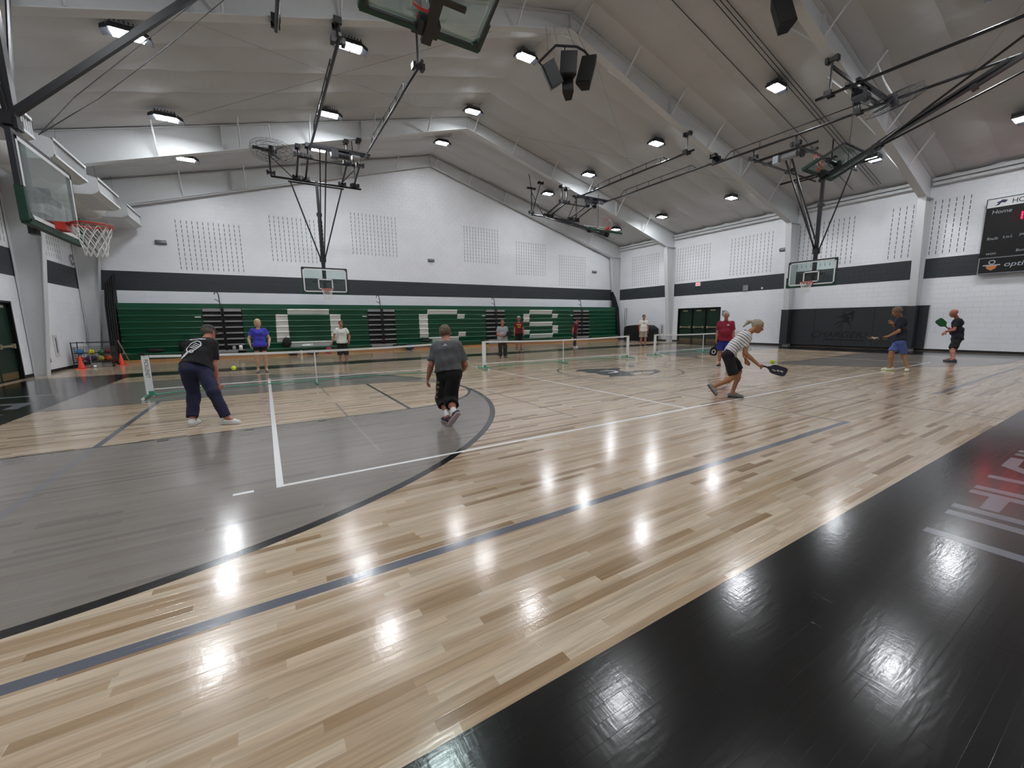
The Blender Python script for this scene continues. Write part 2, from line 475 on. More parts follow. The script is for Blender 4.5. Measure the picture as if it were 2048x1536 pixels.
flat = [(0, roof_z(XW)), (2 * YW, roof_z(XW))]
wall_far = block_wall('wall_far', 'white painted block gable wall with dark stripe behind the green bleachers', (-XW, YW, 0), (1, 0, 0), (0, -1, 0), 2 * XW, gable)
wall_right = block_wall('wall_right', 'white painted block wall with scoreboard and dark wall pad', (XW, -YW, 0), (0, 1, 0), (-1, 0, 0), 2 * YW, flat,
                        skip=lambda a, b, z0, z1: b > YW + 6.5 and a < YW + 9.58 and z0 < 2.2, hole=(YW + 6.5, YW + 9.58, 2.26))
wall_left = block_wall('wall_left', 'white painted block wall behind the main basket with air duct', (-XW, -YW, 0), (0, 1, 0), (1, 0, 0), 2 * YW, flat,
                       skip=lambda a, b, z0, z1: b > YW + 7.3 and a < YW + 9.42 and z0 < 2.3, hole=(YW + 7.3, YW + 9.42, 2.32))
w = MB().prism([(-XW, -0.1), (XW, -0.1), (XW, roof_z(XW)), (0, roof_z(0)), (-XW, roof_z(XW))], (0, -YW, 0), (1, 0, 0), (0, 0, 1), (0, -1, 0), 0.25).build('wall_near', MAT['wall'])
tag(w, 'white gable wall on the near side of the court', 'wall', kind='structure')

# acoustic slots as dark strips laid on the block faces, their shade painted in
def slots(wall, ax_pts):
    mb = MB()
    for O, ax, nrm, s0, s1, z0, z1 in ax_pts:
        O = Vector(O); ax = Vector(ax); nrm = Vector(nrm)
        n = int(round((s1 - s0) / 0.2032))
        k0 = math.ceil(z0 / 0.2032); k1 = int(z1 / 0.2032)
        for i in range(n + 1):
            for k in range(k0, k1):
                c = O + ax * (s0 + i * (s1 - s0) / n) + Vector((0, 0, (k + 0.5) * 0.2032)) + nrm * 0.0005
                mb.obox(c, ax * 0.0105, Vector((0, 0, 0.074)), nrm * 0.0015)
    o = mb.build('acoustic_slot_shade', MAT['rubber_black'], wall); o['kind'] = 'stuff'
slots(wall_far, [((0, YW, 0), (1, 0, 0), (0, -1, 0), sg * c - 1.2, sg * c + 1.2, z0, z1) for c, z0, z1 in ((10.9, 4.0, 6.4), (7.2, 4.65, 7.05), (3.35, 5.25, 7.7)) for sg in (-1, 1)])
slots(wall_right, [((XW, 0, 0), (0, 1, 0), (-1, 0, 0), a, b, 4.0, 6.4) for a, b in ((11.4, 13.8), (7.45, 9.8), (3.72, 6.05), (0.05, 2.35), (-2.03, -1.35), (-3.72, -2.7), (-7.6, -5.2), (-13.8, -11.4))])
slots(wall_left, [((-XW, 0, 0), (0, 1, 0), (1, 0, 0), a, b, 4.0, 6.2) for a, b in ((11.4, 13.8), (7.45, 9.8), (3.72, 6.05), (0.05, 2.35))])

# baseboards
for nm, args in (('baseboard_right', [(XW - .02, XW, -YW, 6.5), (XW - .02, XW, 9.58, YW)]), ('baseboard_left', [(-XW, -XW + .02, -YW, 7.3), (-XW, -XW + .02, 9.42, YW)])):
    mb = MB()
    for x0, x1, y0, y1 in args: mb.box(x0, x1, y0, y1, 0, 0.10)
    tag(mb.build(nm, MAT['rubber_black']), 'black rubber base strip along the %s wall' % nm.split('_')[1], 'baseboard', kind='structure')

# ---- ceiling: vinyl faced insulation blankets running from eave to ridge
ceiling = thing('ceiling', 'off white quilted insulation ceiling in long blankets', 'ceiling', kind='structure')
BW = 1.22
for side in (-1, 1):
    k = 0; y0 = -YW
    while y0 < YW - 0.05:
        y1 = min(YW, y0 + BW); nx, ny = 56, 8
        V = []; F = []
        for i in range(nx + 1):
            x = side * (XW + 0.1) * i / nx
            for j in range(ny + 1):
                t = j / ny; y = y0 + (y1 - y0) * t
                pur = abs(((abs(x) + 0.3) / 1.45) % 1.0 - 0.5) * 2      # 1 at a purlin, 0 between
                sag = 0.085 * math.sin(PI * t) ** 0.7 * (0.45 + 0.55 * (1 - pur ** 6))
                z = roof_z(x) - sag + 0.045 * mnoise.noise(Vector((x * 1.5, y * 1.1, side * 3.0)))
                z -= 0.018 * mnoise.noise(Vector((x * 6.0, y * 5.0, side * 9.0)))
                V.append((x, y, z))
        for i in range(nx):
            for j in range(ny):
                q = (i * (ny + 1) + j, (i + 1) * (ny + 1) + j, (i + 1) * (ny + 1) + j + 1, i * (ny + 1) + j + 1)
                F.append(q if side < 0 else q[::-1])
        np_mesh('insulation_blanket', V, F, MAT['insulation'], ceiling)
        y0 += BW; k += 1
mb = MB()
for s in (-1, 1):
    mb.prism([(0, roof_z(0) + .12), (s * (XW + .4), roof_z(XW + .4) + .12), (s * (XW + .4), roof_z(XW + .4) + .3), (0, roof_z(0) + .3)], (0, -YW - .3, 0), (1, 0, 0), (0, 0, 1), (0, 1, 0), 2 * YW + .6)
mb.build('roof_deck', MAT['white_steel'], ceiling)

# ---- steel frames: tapered columns, rafters, flange braces
def frame(Y, label, brace=1, end=False):
    fr = thing('trim_frame', label, 'steel frame', (0, Y, 0), kind='structure')
    fw = 0.13; tt = 0.012
    for s in (-1, 1):
        x0i, x1i = XW - 0.30, XW - 0.95       # inner flange face at the floor and at the haunch
        zt = raf_z(x1i)
        mb = MB()
        mb.prism([(x0i, 0), (XW - .02, 0), (XW - .02, zt - .002), (x1i, zt - .002)], (0, Y - tt / 2, 0), (s, 0, 0), (0, 0, 1), (0, 1, 0), tt)
        a = Vector((s * x0i, Y, 0)); b = Vector((s * x1i, Y, zt))
        mb.bar(a, b, 2 * fw, 0.02, up=(s, 0, 0))
        mb.bar((s * (XW - .03), Y, 0), (s * (XW - .03), Y, zt), 2 * fw, 0.02, up=(1, 0, 0))
        mb.box(min(s * x1i, s * XW), max(s * x1i, s * XW), Y - fw, Y + fw, zt - .015, zt + .015)
        mb.build('column', MAT['white_steel'], fr)
        mb = MB()
        mb.prism([(0, raf_z(0)), (x1i, zt), (XW - .02, zt), (XW - .02, roof_z(XW) - .1), (0, roof_z(0) - .1)], (0, Y - tt / 2, 0), (s, 0, 0), (0, 0, 1), (0, 1, 0), tt)
        mb.bar((0, Y, raf_z(0)), (s * x1i, Y, zt), 2 * fw, 0.02)
        mb.bar((0, Y, roof_z(0) - .1), (s * (XW - .1), Y, roof_z(XW - .1) - .1), 2 * fw, 0.02)
        if end: mb.bar((0, Y, raf_z(0) - .03), (s * x1i, Y, zt - .03), 0.10, 0.05)
        for xx in (4.9, 9.8): mb.box(min(s * xx, s * xx + .012), max(s * xx, s * xx + .012), Y - fw, Y + fw, raf_z(xx), roof_z(xx) - .1)
        if s > 0: mb.box(-.012, .012, Y - fw, Y + fw, raf_z(0), roof_z(0) - .1)
        mb.build('rafter', MAT['white_steel'], fr)
    xs = [-11.65, -9.25, -6.9, -4.45, -2.0, 0.32, 2.45, 4.9, 7.35, 9.8, 12.2]
    for x in xs:
        if not brace: break
        for dy in ((-0.75,) if end else (-0.75, 0.75)):
            zb = raf_z(x) + 0.03
            MB().tube([(x, Y + math.copysign(fw, dy), zb), (x, Y + dy, roof_z(x) - .04)], 0.028, 6).build('flange_brace', MAT['white_steel'], fr)
    return fr
frame(15.18, 'white steel frame against the far gable wall', end=True)
frame(10.1, 'white tapered steel frame over the far half of the court')
frame(2.5, 'white tapered steel frame just beyond the court centre carrying the speaker cluster')
frame(-2.5, 'white tapered steel frame just short of the court centre')
frame(-10.1, 'white tapered steel frame over the near sideline')
# eave struts
for s, nm in ((1, 'trim_1'), (-1, 'trim_2')):
    mb = MB()
    for y0, y1 in ((-15.3, -10.2), (-10.0, -2.6), (-2.4, 2.4), (2.6, 10.0), (10.2, 15.1)):
        x0, x1 = sorted((s * (XW - .02), s * (XW - .24)))
        mb.box(x0, x1, y0, y1, 6.88, 6.98); mb.box(x0, x1, y0, y1, 7.04, 7.16)
        x2, x3 = sorted((s * (XW - .02), s * (XW - .12))); mb.box(x2, x3, y0, y1, 6.98, 7.04)
    tag(mb.build(nm, MAT['white_steel']), 'white eave strut along the top of the %s wall' % ('scoreboard' if s > 0 else 'duct'), 'beam', kind='structure')
# purlin stubs seen under the blankets, rod bracing and conduits
rl = ['thin bracing rod %s, %s' % (p, q) for p in ('on the duct side slope', 'on the far scoreboard side slope', 'on the near scoreboard side slope') for q in ('running away right', 'running away left')]
for q_, (x0, y0, x1, y1) in enumerate(((-11.5, 3.0, -1.5, 9.6), (-1.5, 3.0, -11.5, 9.6), (1.5, 3.0, 12.0, 9.6), (12.0, 3.0, 1.5, 9.6), (1.5, -9.6, 12.0, -3.0), (12.0, -9.6, 1.5, -3.0))):
    tag(MB().tube([(x0, y0, roof_z(x0) - .15 - .02 * (q_ % 2)), (x1, y1, roof_z(x1) - .15 - .02 * (q_ % 2))], 0.005, 5).build('bracing_rod', MAT['zinc']), rl[q_], 'brace')
for yv, lab in ((0.0, 'single grey conduit down the ceiling slope towards the scoreboard wall'), (-0.78, 'first of three parallel grey conduits on the ceiling slope'), (-0.90, 'middle of three parallel grey conduits on the ceiling slope'), (-1.02, 'last of three parallel grey conduits on the ceiling slope')):
    tag(MB().tube([(0.6, yv, roof_z(0.6) - .13), (14.8, yv, roof_z(14.8) - .13)], 0.013, 6).build('conduit', MAT['wire']), lab, 'conduit', 'ceiling conduits')
# ================================================================== CEILING EQUIPMENT
def vec(*a): return Vector(a)
# ---- high-bay lamps
def make_lamp():
    t = thing('ceiling_light', 'x', 'light', (0, 0, 0), 'bright high bay lamps under the ceiling')
    mb = MB().prism([(-.30, .0), (.30, .0), (.26, .13), (-.26, .13)], (0, .19, 0), (1, 0, 0), (0, 0, 1), (0, -1, 0), .38)
    for i in range(7): mb.box(-.24 + i * .08 - .012, -.24 + i * .08 + .012, -.2, .2, .13, .17)
    mb.build('housing', MAT['dark_steel'], t)
    for s in (-1, 1):
        MB().box(s * .145 - .125, s * .145 + .125, -.165, .165, -.014, -.004).build('lamp_panel', MAT['lamp'], t)
    mb = MB().tube([(0, 0, .15), (0, 0, .40)], .008, 6).tube([(-.3, -.23, .02), (-.3, -.23, .10), (.3, -.23, .10), (.3, -.23, .02)], .007, 5)
    mb.build('hanger', MAT['zinc'], t)
    for s in (-1, 1): MB().prism([(0, 0), (.14, -.06), (.14, .02), (0, .12)], (s * .295, .14, 0), (s, 0, 0), (0, 0, 1), (0, -1, 0), .28).build('driver_box', MAT['dark_steel'], t)
    return t
lamp0 = make_lamp()
LX = (-11.15, -6.3, -0.35, 6.42, 12.3)
LY = {-11.15: (12.4, 8.7, 4.35, -0.9, -5.3, -9.5), -6.3: (12.25, 8.7, 4.36, -0.8, -5.3, -9.5), -0.35: (12.35, 8.7, 4.42, -0.8, -5.3, -9.5), 6.42: (12.37, 8.7, 4.31, -0.64, -5.38, -9.5), 12.3: (12.5, 8.66, 4.31, -1.5, -5.25, -9.5)}
coln = {-11.15: 'nearest the duct wall', -6.3: 'between duct and ridge', -0.35: 'under the ridge', 6.42: 'between ridge and scoreboard wall', 12.3: 'nearest the scoreboard wall'}
rown = ['first', 'second', 'third', 'fourth', 'fifth', 'sixth']
fst = True
for lx in LX:
    for i, ly in enumerate(LY[lx]):
        loc = (lx, ly, roof_z(lx) - .36)
        lab = '%s lamp from the bleacher wall in the row %s' % (rown[i], coln[lx])
        if fst: lamp0.location = loc; lamp0['label'] = lab; fst = False
        else: copy_tree(lamp0, loc, lab)

# ---- basketball baskets, ceiling hung
def ring_pts(c, r, z, n=24): return [(c[0] + r * math.cos(2 * PI * i / n), c[1] + r * math.sin(2 * PI * i / n), z) for i in range(n)]
def basket(name_label, origin, face, fold, group, netted=True, strut_end=(0, 2.3, 8.1), single=False):
    """local frame: x along the board, y towards the court, z up; pivot at (0,-.28,7.6)"""
    O = Vector(origin); fy = Vector(face); fx = Vector((fy.y, -fy.x, 0))
    PV = Vector((0, -.28, 7.6)); c, s_ = math.cos(fold), math.sin(fold)
    def T(p, moving=True):
        p = Vector(p)
        if moving:
            q = p - PV
            p = PV + Vector((q.x, q.y * c - q.z * s_, q.y * s_ + q.z * c))
        return O + fx * p.x + fy * p.y + Vector((0, 0, p.z))
    t = thing('basketball_hoop', name_label, 'basketball hoop', T(PV, False), group)
    mv = lambda p: T(p, True); st = lambda p: T(p, False)
    def bld(mb, n, m, par=t, xf=mv, smooth=False): return mb.build(n, MAT[m], par, smooth, xf)
    # mast of square tube with inner sleeve
    mb = MB().box(-.075, .075, -.285, -.205, 2.85, 6.3); mb.box(-.055, .055, -.335, -.225, 6.3, 7.65)
    mb.box(-.10, .10, -.37, -.19, 6.22, 6.34); mb.box(-.09, .09, -.37, -.19, 4.25, 4.4)
    bld(mb, 'mast', 'black_steel')
    bld(MB().box(-.16, .16, -.24, -.08, 2.93, 3.14).box(-.05, .05, -.24, -.02, 3.3, 3.5).box(-.5, .5, -.09, -.05, 3.34, 3.42), 'mounting_bracket', 'black_steel')
    # board
    hw, z0, z1 = .914, 2.90, 3.965
    gl = bld(MB().box(-hw + .03, hw - .03, -.008, .004, z0 + .03, z1 - .03), 'glass_panel', 'glass')
    mb = MB()
    for a, b in (((-hw, 0, z0), (hw, 0, z0)), ((-hw, 0, z1), (hw, 0, z1)), ((-hw, 0, z0), (-hw, 0, z1)), ((hw, 0, z0), (hw, 0, z1))): mb.bar((a[0], -.03, a[2]), (b[0], -.03, b[2]), .045, .055)
    for sx in (-1, 1):
        for zz, sz in ((z0, 1), (z1, -1)): mb.prism([(0, 0), (-sx * .13, 0), (0, sz * .10)], (sx * hw, -.04, zz), (1, 0, 0), (0, 0, 1), (0, 1, 0), .02)
    bld(mb, 'board_frame', 'dark_steel')
    mb = MB()
    e = .05
    for x0, x1, a, b in ((-hw + .035, hw - .035, z0 + .035, z0 + .035 + e), (-hw + .035, hw - .035, z1 - .035 - e, z1 - .035), (-hw + .035, -hw + .035 + e, z0, z1), (hw - .035 - e, hw - .035, z0, z1)): mb.box(x0, x1, .0045, .0065, max(a, z0 + .035), min(b, z1 - .035))
    for x0, x1, a, b in () if single else ((-.305, .305, 3.05, 3.10), (-.305, .305, 3.46, 3.51), (-.305, -.255, 3.05, 3.51), (.255, .305, 3.05, 3.51)): mb.box(x0, x1, .0045, .0065, a, b)
    bld(mb, 'board_lines', 'board_white')
    pad = [(-.97, 3.30), (-.97, 2.93), (-.90, 2.84), (.90, 2.84), (.97, 2.93), (.97, 3.30), (.905, 3.30), (.905, 2.96), (.86, 2.915), (-.86, 2.915), (-.905, 2.96), (-.905, 3.30)]
    mb = MB()
    for q0, q1 in (((-.97, 2.87), (-.905, 3.30)), ((.905, 2.87), (.97, 3.30))): mb.box(q0[0], q1[0], -.055, .03, q0[1], q1[1])
    mb.box(-.95, .95, -.055, .03, 2.84, 2.905)
    for s in (-1, 1): mb.prism([(s * .905, 2.9), (s * .78, 2.9), (s * .905, 3.02)], (0, .03, 0), (1, 0, 0), (0, 0, 1), (0, -1, 0), .08)
    bld(mb, 'edge_pad', 'green_pad')
    # rim
    rc = (0, .15 + .2286)
    mb = MB().tube([(p[0], p[1], p[2]) for p in ring_pts(rc, .2286, 3.048)], .010, 8, closed=True)
    mb.tube([(p[0], p[1], p[2]) for p in ring_pts(rc, .2286, 3.022)], .005, 5, closed=True)
    mb.prism([(-.10, .0), (.10, .0), (.10, .10), (.16, .22), (.12, .22), (0, .155), (-.12, .22), (-.16, .22), (-.10, .10)], (0, .008, 3.045), (1, 0, 0), (0, 1, 0), (0, 0, -1), .012)
    mb.box(-.11, .11, .006, .12, 2.93, 3.045)
    rim = bld(mb, 'rim', 'rim_red')
    # string net
    mb = MB(); n = 12; rows = [(.222, 3.03), (.200, 2.93), (.172, 2.84), (.150, 2.75), (.135, 2.67), (.130, 2.59)]
    for k in range(n):
        for sg in (-1, 1):
            pts = []
            for i, (r, z) in enumerate(rows):
                a = 2 * PI * (k + (sg * .5 if i % 2 else 0)) / n
                pts.append((rc[0] + r * math.cos(a), rc[1] + r * math.sin(a), z))
            mb.tube(pts, .0055, 4)
    if abs(fold) < .01: bld(mb, 'net', 'net_white')
    else:   # the net of a raised basket hangs slack under its own weight
        mb = MB()
        for k in range(n):
            a = 2 * PI * k / n; p = mv((rc[0] + .222 * math.cos(a), rc[1] + .222 * math.sin(a), 3.04))
            q = p + Vector((.02 * math.sin(5 * a), .02 * math.cos(3 * a), -.16 - .05 * math.sin(3 * a)))
            mb.tube([p, (p + q) / 2 + Vector((.012, 0, 0)), q], .005, 4)
        mb.build('net', MAT['net_white'], t)
    # side braces from mast foot to the header, and the header itself
    for sx in (-1, 1):
        bld(MB().tube([(sx * .07, -.28, 4.35), (sx * 1.02, -.28, 7.52)], .030, 8).box(sx * .10 - .03, sx * .10 + .03, -.33, -.23, 4.28, 4.46), 'side_brace', 'black_steel')
    bld(MB().tube([(-1.1, -.28, 7.5), (1.1, -.28, 7.5)], .032, 8), 'hinge_pipe', 'black_steel')
    bld(MB().tube([(-1.85, -.28, 7.6), (1.72, -.28, 7.6)], .042, 10), 'header_pipe', 'black_steel', t, st)
    # folding strut pair up to the winch beam
    se = st(strut_end)
    a = mv((0, -.28, 4.42))
    if single: MB().bar(a, se, .085, .085).build('folding_strut', MAT['black_steel'], t)
    for d in (() if single else (-.11, .11)):
        off = fx * d
        if abs(fold) > .01:
            MB().bar(mv((0, -.22, 4.4)) + off, mv((0, -.20, 6.9)) + off, .04, .06).build('folding_strut', MAT['black_steel'], t)
        else: MB().bar(a + off * .6, se + off, .04, .06).build('folding_strut', MAT['black_steel'], t)
    if abs(fold) > .01:
        q = mv((0, -.30, 3.6)); s2 = st((0, 3.9, 8.0))
        MB().tube([q, (q.x, q.y, 8.0)], .012, 6).build('hoist_cable', MAT['black_steel'], t)
    return t, st, mv
cgroup = 'ceiling hung basketball hoops'
hoops = {}
hoops['far_left'] = basket('lowered side basket with clear board hanging before the green bleachers', (-6.58, 11.3, 0), (0, -1, 0), 0, cgroup)
hoops['main_right'] = basket('lowered end basket with clear board over the dark wall pad', (11.58, 0, 0), (-1, 0, 0), 0, cgroup, strut_end=(0, 2.7, 7.62))
hoops['main_left'] = basket('large lowered end basket seen edge on beside the air duct', (-11.58, 0, 0), (1, 0, 0), 0, cgroup, strut_end=(0, 2.9, 7.6), single=True)
FA = math.radians(67)
hoops['far_right'] = basket('raised side basket folded flat near the far right corner, board edge on', (6.4, 11.3, 0), (0, -1, 0), FA, cgroup)
hoops['near_left'] = basket('raised side basket seen from underneath at the top edge of the picture', (-6.58, -6.3, 0), (0, 1, 0), FA, cgroup)
hoops['near_right'] = basket('raised side basket with long mast folded in front of the scoreboard side', (6.4, -6.3, 0), (0, 1, 0), FA, cgroup)

# support frames of pipe hung from the rafters
def clamp(mb, p, ax=(1, 0, 0)):
    p = Vector(p); a = Vector(ax)
    b = Vector((a.y, a.x, 0))
    mb.obox(p, a * .15, b * .05, (0, 0, .045)); mb.obox(p + a * .12, a * .04, b * .09, (0, 0, .07)); mb.obox(p - a * .12, a * .04, b * .09, (0, 0, .07))
def support(dx, label, trussed=True):
    fr = thing('pipe_support_frame', label, 'support frame', (dx - 6.0, 6.5, 8.0), 'pipe frames carrying the side baskets')
    B = MAT['black_steel']
    xl, xr = -7.0 + dx, -5.05 + dx
    for x in (xl, xr):
        MB().tube([(x, 2.1, 8.1), (x, 9.3, 8.1)], .042, 10).build('rail_pipe', B, fr)
        mb = MB(); y0, y1 = 3.6, 7.6
        mb.tube([(x, y0 - .25, 8.14), (x, y0, 8.34), (x, y1, 8.34), (x, y1 + .25, 8.14)], .018, 6)
        for i in range(6): yv = y0 + .1 + i * (y1 - y0 - .2) / 5; mb.tube([(x, yv, 8.1), (x, yv, 8.34)], .013, 5)
        mb.build('rail_truss', B, fr)
        mb = MB().tube([(x, 2.42, 8.12), (x, 2.42, raf_z(x) - .06)], .030, 8); clamp(mb, (x, 2.42, raf_z(x) - .07), (0, 1, 0)); clamp(mb, (x, 2.42, 8.12)); mb.build('hanger', B, fr)
    for x in (xl - .35, xr - .5, xl, xr):
        zc = raf_z(x) - .08
        mb = MB().tube([(x, 10.02, zc), (x, 10.02, 8.08)], .034, 8).tube([(x, 10.02, 8.08), (x, 11.55, 7.68)], .040, 8)
        clamp(mb, (x, 10.02, zc - .02), (0, 1, 0)); clamp(mb, (x, 10.0, 8.08)); clamp(mb, (x, 11.5, 7.68)); mb.build('hanger', B, fr)
    MB().tube([(xl - .4, 10.0, 8.0), (xr - .4, 10.0, 8.0)], .034, 8).build('cross_pipe', B, fr)
    # end hangers off the purlins
    for x in (-8.28 + dx, -4.95 + dx):
        zt = 8.55 if dx == 0 else 9.0
        mb = MB().tube([(x, 11.65, 7.62), (x, 11.65, zt)], .034, 8).tube([(x, 11.65, zt - .12), (x + (.85 if x < dx - 6 else -.7), 11.65, 7.64)], .02, 6)
        clamp(mb, (x, 11.65, 7.75)); mb.box(x - .28, x + .28, 11.60, 11.70, zt, zt + .10)
        mb.tube([(x, 11.65, zt + .05), (x, 11.9, roof_z(x) - .05)], .02, 6); mb.build('hanger', B, fr)
    if dx > 0:
        mb = MB().tube([(4.76, 11.66, 7.66), (5.38, 11.66, 9.45)], .022, 6); clamp(mb, (5.38, 11.66, 9.45)); mb.build('hanger', B, fr)
    # winch on a double beam
    MB().box(xl - .05, xr + .2, 8.96, 9.06, 8.13, 8.21).box(xl - .05, xr + .2, 9.16, 9.26, 8.13, 8.21).build('winch_beam', B, fr)
    w = MB().lathe([(0, 0), (.13, 0), (.13, .42), (0, .42)], (xl + .95, 9.1, 8.02), 14, (1, 0, 0)).box(xl + .70, xl + .96, 8.95, 9.25, 7.88, 8.14).build('winch', MAT['dark_steel'], fr)
    MB().lathe([(0, 0), (.09, 0), (.09, .3), (0, .3)], (xl + 1.45, 9.02, 8.0), 12, (1, 0, 0)).build('winch_motor', MAT['zinc'], w)
    return fr
support(0.0, 'black pipe frame with winch carrying the lowered side basket')
support(13.0, 'black pipe frame with trussed rails carrying the far right raised basket')
def near_support(dx, label, xl, xr):
    fr = thing('pipe_support_frame', label, 'support frame', (dx, -3.5, 8.0), 'pipe frames carrying the side baskets')
    B = MAT['black_steel']; xs_, xlong = (xl, xr) if dx > 0 else (xr, xl)
    for x, ya in ((xs_, -2.2), (xlong, 2.45)):
        MB().tube([(x, ya, 7.95), (x, -7.2, 7.95)], .042, 10).build('rail_pipe', B, fr)
        if ya > 0:
            mb = MB().tube([(x, 1.9, 8.0), (x, 1.65, 8.2), (x, -2.6, 8.2), (x, -2.85, 8.0)], .018, 6)
            for i in range(5): mb.tube([(x, 1.5 - i, 7.95), (x, 1.5 - i, 8.2)], .013, 5)
            mb.build('rail_truss', B, fr)
        for yv in (-2.55, -10.05):
            if yv < -7.2: continue
            mb = MB().tube([(x, yv, 7.97), (x, yv, raf_z(x) - .06)], .030, 8); clamp(mb, (x, yv, raf_z(x) - .07), (0, 1, 0)); clamp(mb, (x, yv, 7.97)); mb.build('hanger', B, fr)
    x = xlong; mb = MB().tube([(x, 2.42, 7.97), (x, 2.42, raf_z(x) - .06)], .030, 8); clamp(mb, (x, 2.42, raf_z(x) - .07), (0, 1, 0)); mb.build('hanger', B, fr)
    MB().bar((xl, -2.55, raf_z(xl) - .25), (xl + .75, -3.1, 8.02), .07).build('diagonal_brace', B, fr)
    MB().box(xl - .1, xr + .1, -3.05, -2.95, 7.98, 8.06).box(xl - .1, xr + .1, -3.3, -3.2, 7.98, 8.06).build('winch_beam', B, fr)
    w = MB().lathe([(0, 0), (.13, 0), (.13, .40), (0, .40)], (xl + .5, -3.12, 7.86), 14, (1, 0, 0)).box(xl + .30, xl + .56, -3.26, -2.98, 7.70, 7.98).build('winch', MAT['dark_steel'], fr)
    MB().lathe([(0, 0), (.08, 0), (.08, .28), (0, .28)], (xl + .95, -3.05, 7.84), 12, (1, 0, 0)).build('winch_motor', MAT['zinc'], w)
    for sx in (-1.6, 1.5): MB().tube([(dx + sx, -6.65, 7.65), (dx + sx, -6.65, 8.6), (dx + sx, -10.0, raf_z(dx + sx) - .1)], .034, 8).build('hanger', B, fr)
near_support(6.4, 'black pipe frame with long rails carrying the near right raised basket', 5.68, 7.72)
near_support(-6.6, 'black pipe frame above the basket seen from underneath', -8.28, -6.3)
def main_support(s, label):
    fr = thing('pipe_support_frame', label, 'support frame', (s * 11, 0, 8.0), 'pipe frames carrying the end baskets')
    B = MAT['black_steel']
    ZS = 7.62 if s > 0 else 8.05
    for y in (-.75, .75) if s > 0 else (-.6, .5):
        MB().tube([(s * 7.7, y, ZS), (s * 12.9, y, ZS)], .042, 10).build('rail_pipe', B, fr)
        mb = MB().tube([(s * 7.78, y, ZS), (s * 7.78, y, 7.93)], .03, 8); clamp(mb, (s * 7.78, y, ZS + .06), (0, 1, 0)); mb.build('hanger', B, fr)
        mb = MB().tube([(s * 10.6, y, ZS), (s * 10.6, y, roof_z(10.6) - .1)], .025, 8); clamp(mb, (s * 10.6, y, ZS + .05), (0, 1, 0)); mb.build('hanger', B, fr)
    MB().tube([(s * 8.35, -1.2, ZS + .09), (s * 8.35, 1.0, ZS + .09)], .05, 10).build('cross_pipe', B, fr)
    MB().box(min(s * 8.85, s * 9.0), max(s * 8.85, s * 9.0), -.95, .95, ZS + .02, ZS + .10).build('winch_beam', B, fr)
    w = MB().lathe([(0, 0), (.12, 0), (.12, .5), (0, .5)], (s * 8.35, -.55, ZS - .10), 14, (0, 1, 0)).box(s * 8.35 - .12, s * 8.35 + .12, .05, .25, ZS - .24, ZS + .02).build('winch', MAT['zinc'], fr)
    MB().lathe([(0, 0), (.16, 0), (.16, .08), (0, .08)], (s * 8.35, -.75, ZS - .12), 14, (0, 1, 0)).build('cable_drum', MAT['dark_steel'], w)
main_support(1, 'black pipe frame with winch carrying the basket over the wall pad')
main_support(-1, 'black pipe frame carrying the large end basket by the duct')
for pts in ([(-11.62, .05, 4.25), (-11.24, .28, 4.93), (-10.3, .3, 6.0), (-9.0, .3, 7.45), (-8.86, .3, 7.6)], [(-11.62, .05, 4.25), (-10.95, .27, 4.99), (-10.1, .3, 5.92), (-8.75, .3, 7.45), (-8.70, .3, 7.6)]):
    MB().tube(pts, .007, 6).build('hoist_cable', MAT['wire'], hoops['main_left'][0])

# ---- speaker cluster and the single speaker
def speaker(name, label, c, front, h=.62, w=.36, tilt=.5):
    c = Vector(c); f = Vector(front).normalized()
    r = f.cross(Vector((0, 0, 1)));  r = r.normalized(); u = r.cross(f).normalized()
    t = thing(name, label, 'speaker', c)
    prof = [(-w / 2, 0), (w / 2, 0), (w / 2, -.08), (w * .3, -.38), (-w * .3, -.38), (-w / 2, -.08)]
    MB().prism(prof, c - u * h / 2, r, f, u, h).build('cabinet', MAT['speaker'], t)
    MB().obox(c + f * .004, r * (w / 2 - .02), f * .008, u * (h / 2 - .02)).build('grille', MAT['rubber_black'], t)
    return t
def aimed(label, top, bot, w, d=.36, side=0.0):
    top, bot = Vector(top), Vector(bot); cc = (top + bot) / 2; u = (top - bot).normalized()
    f = CAM - cc; f = (f - u * f.dot(u)).normalized(); r = f.cross(u).normalized()
    f2 = (f + r * side).normalized(); r = f2.cross(u).normalized(); h = (top - bot).length
    t = thing('loudspeaker', label, 'speaker', cc)
    prof = [(-w / 2, 0), (w / 2, 0), (w / 2, -.08), (w * .28, -d), (-w * .28, -d), (-w / 2, -.08)]
    MB().prism(prof, cc - u * h / 2, r, f2, u, h).build('cabinet', MAT['speaker'], t)
    MB().obox(cc + f2 * .006, r * (w / 2 - .02), f2 * .008, u * (h / 2 - .025)).build('grille', MAT['rubber_black'], t)
    MB().bar(cc - f2 * d, cc - f2 * (d + .12) + Vector((0, 0, .1)), .04).build('bracket', MAT['black_steel'], t)
rg = thing('speaker_ring', 'black angular pipe ring over the hanging speaker cluster', 'frame', (-.5, 1.95, 9.5))
MB().tube([(-1.36, 1.95, 8.90), (-1.53, 1.95, 9.0), (-.92, 1.95, 9.62), (-.12, 1.95, 9.83), (.2, 1.95, 9.80), (.54, 1.95, 9.62), (.46, 1.95, 9.52)], .036, 8).build('ring_pipe', MAT['black_steel'], rg)
MB().tube([(-.55, 2.0, 9.7), (-.5, 2.1, 9.2), (-.45, 2.1, 8.9)], .03, 8).build('spine_pipe', MAT['black_steel'], rg)
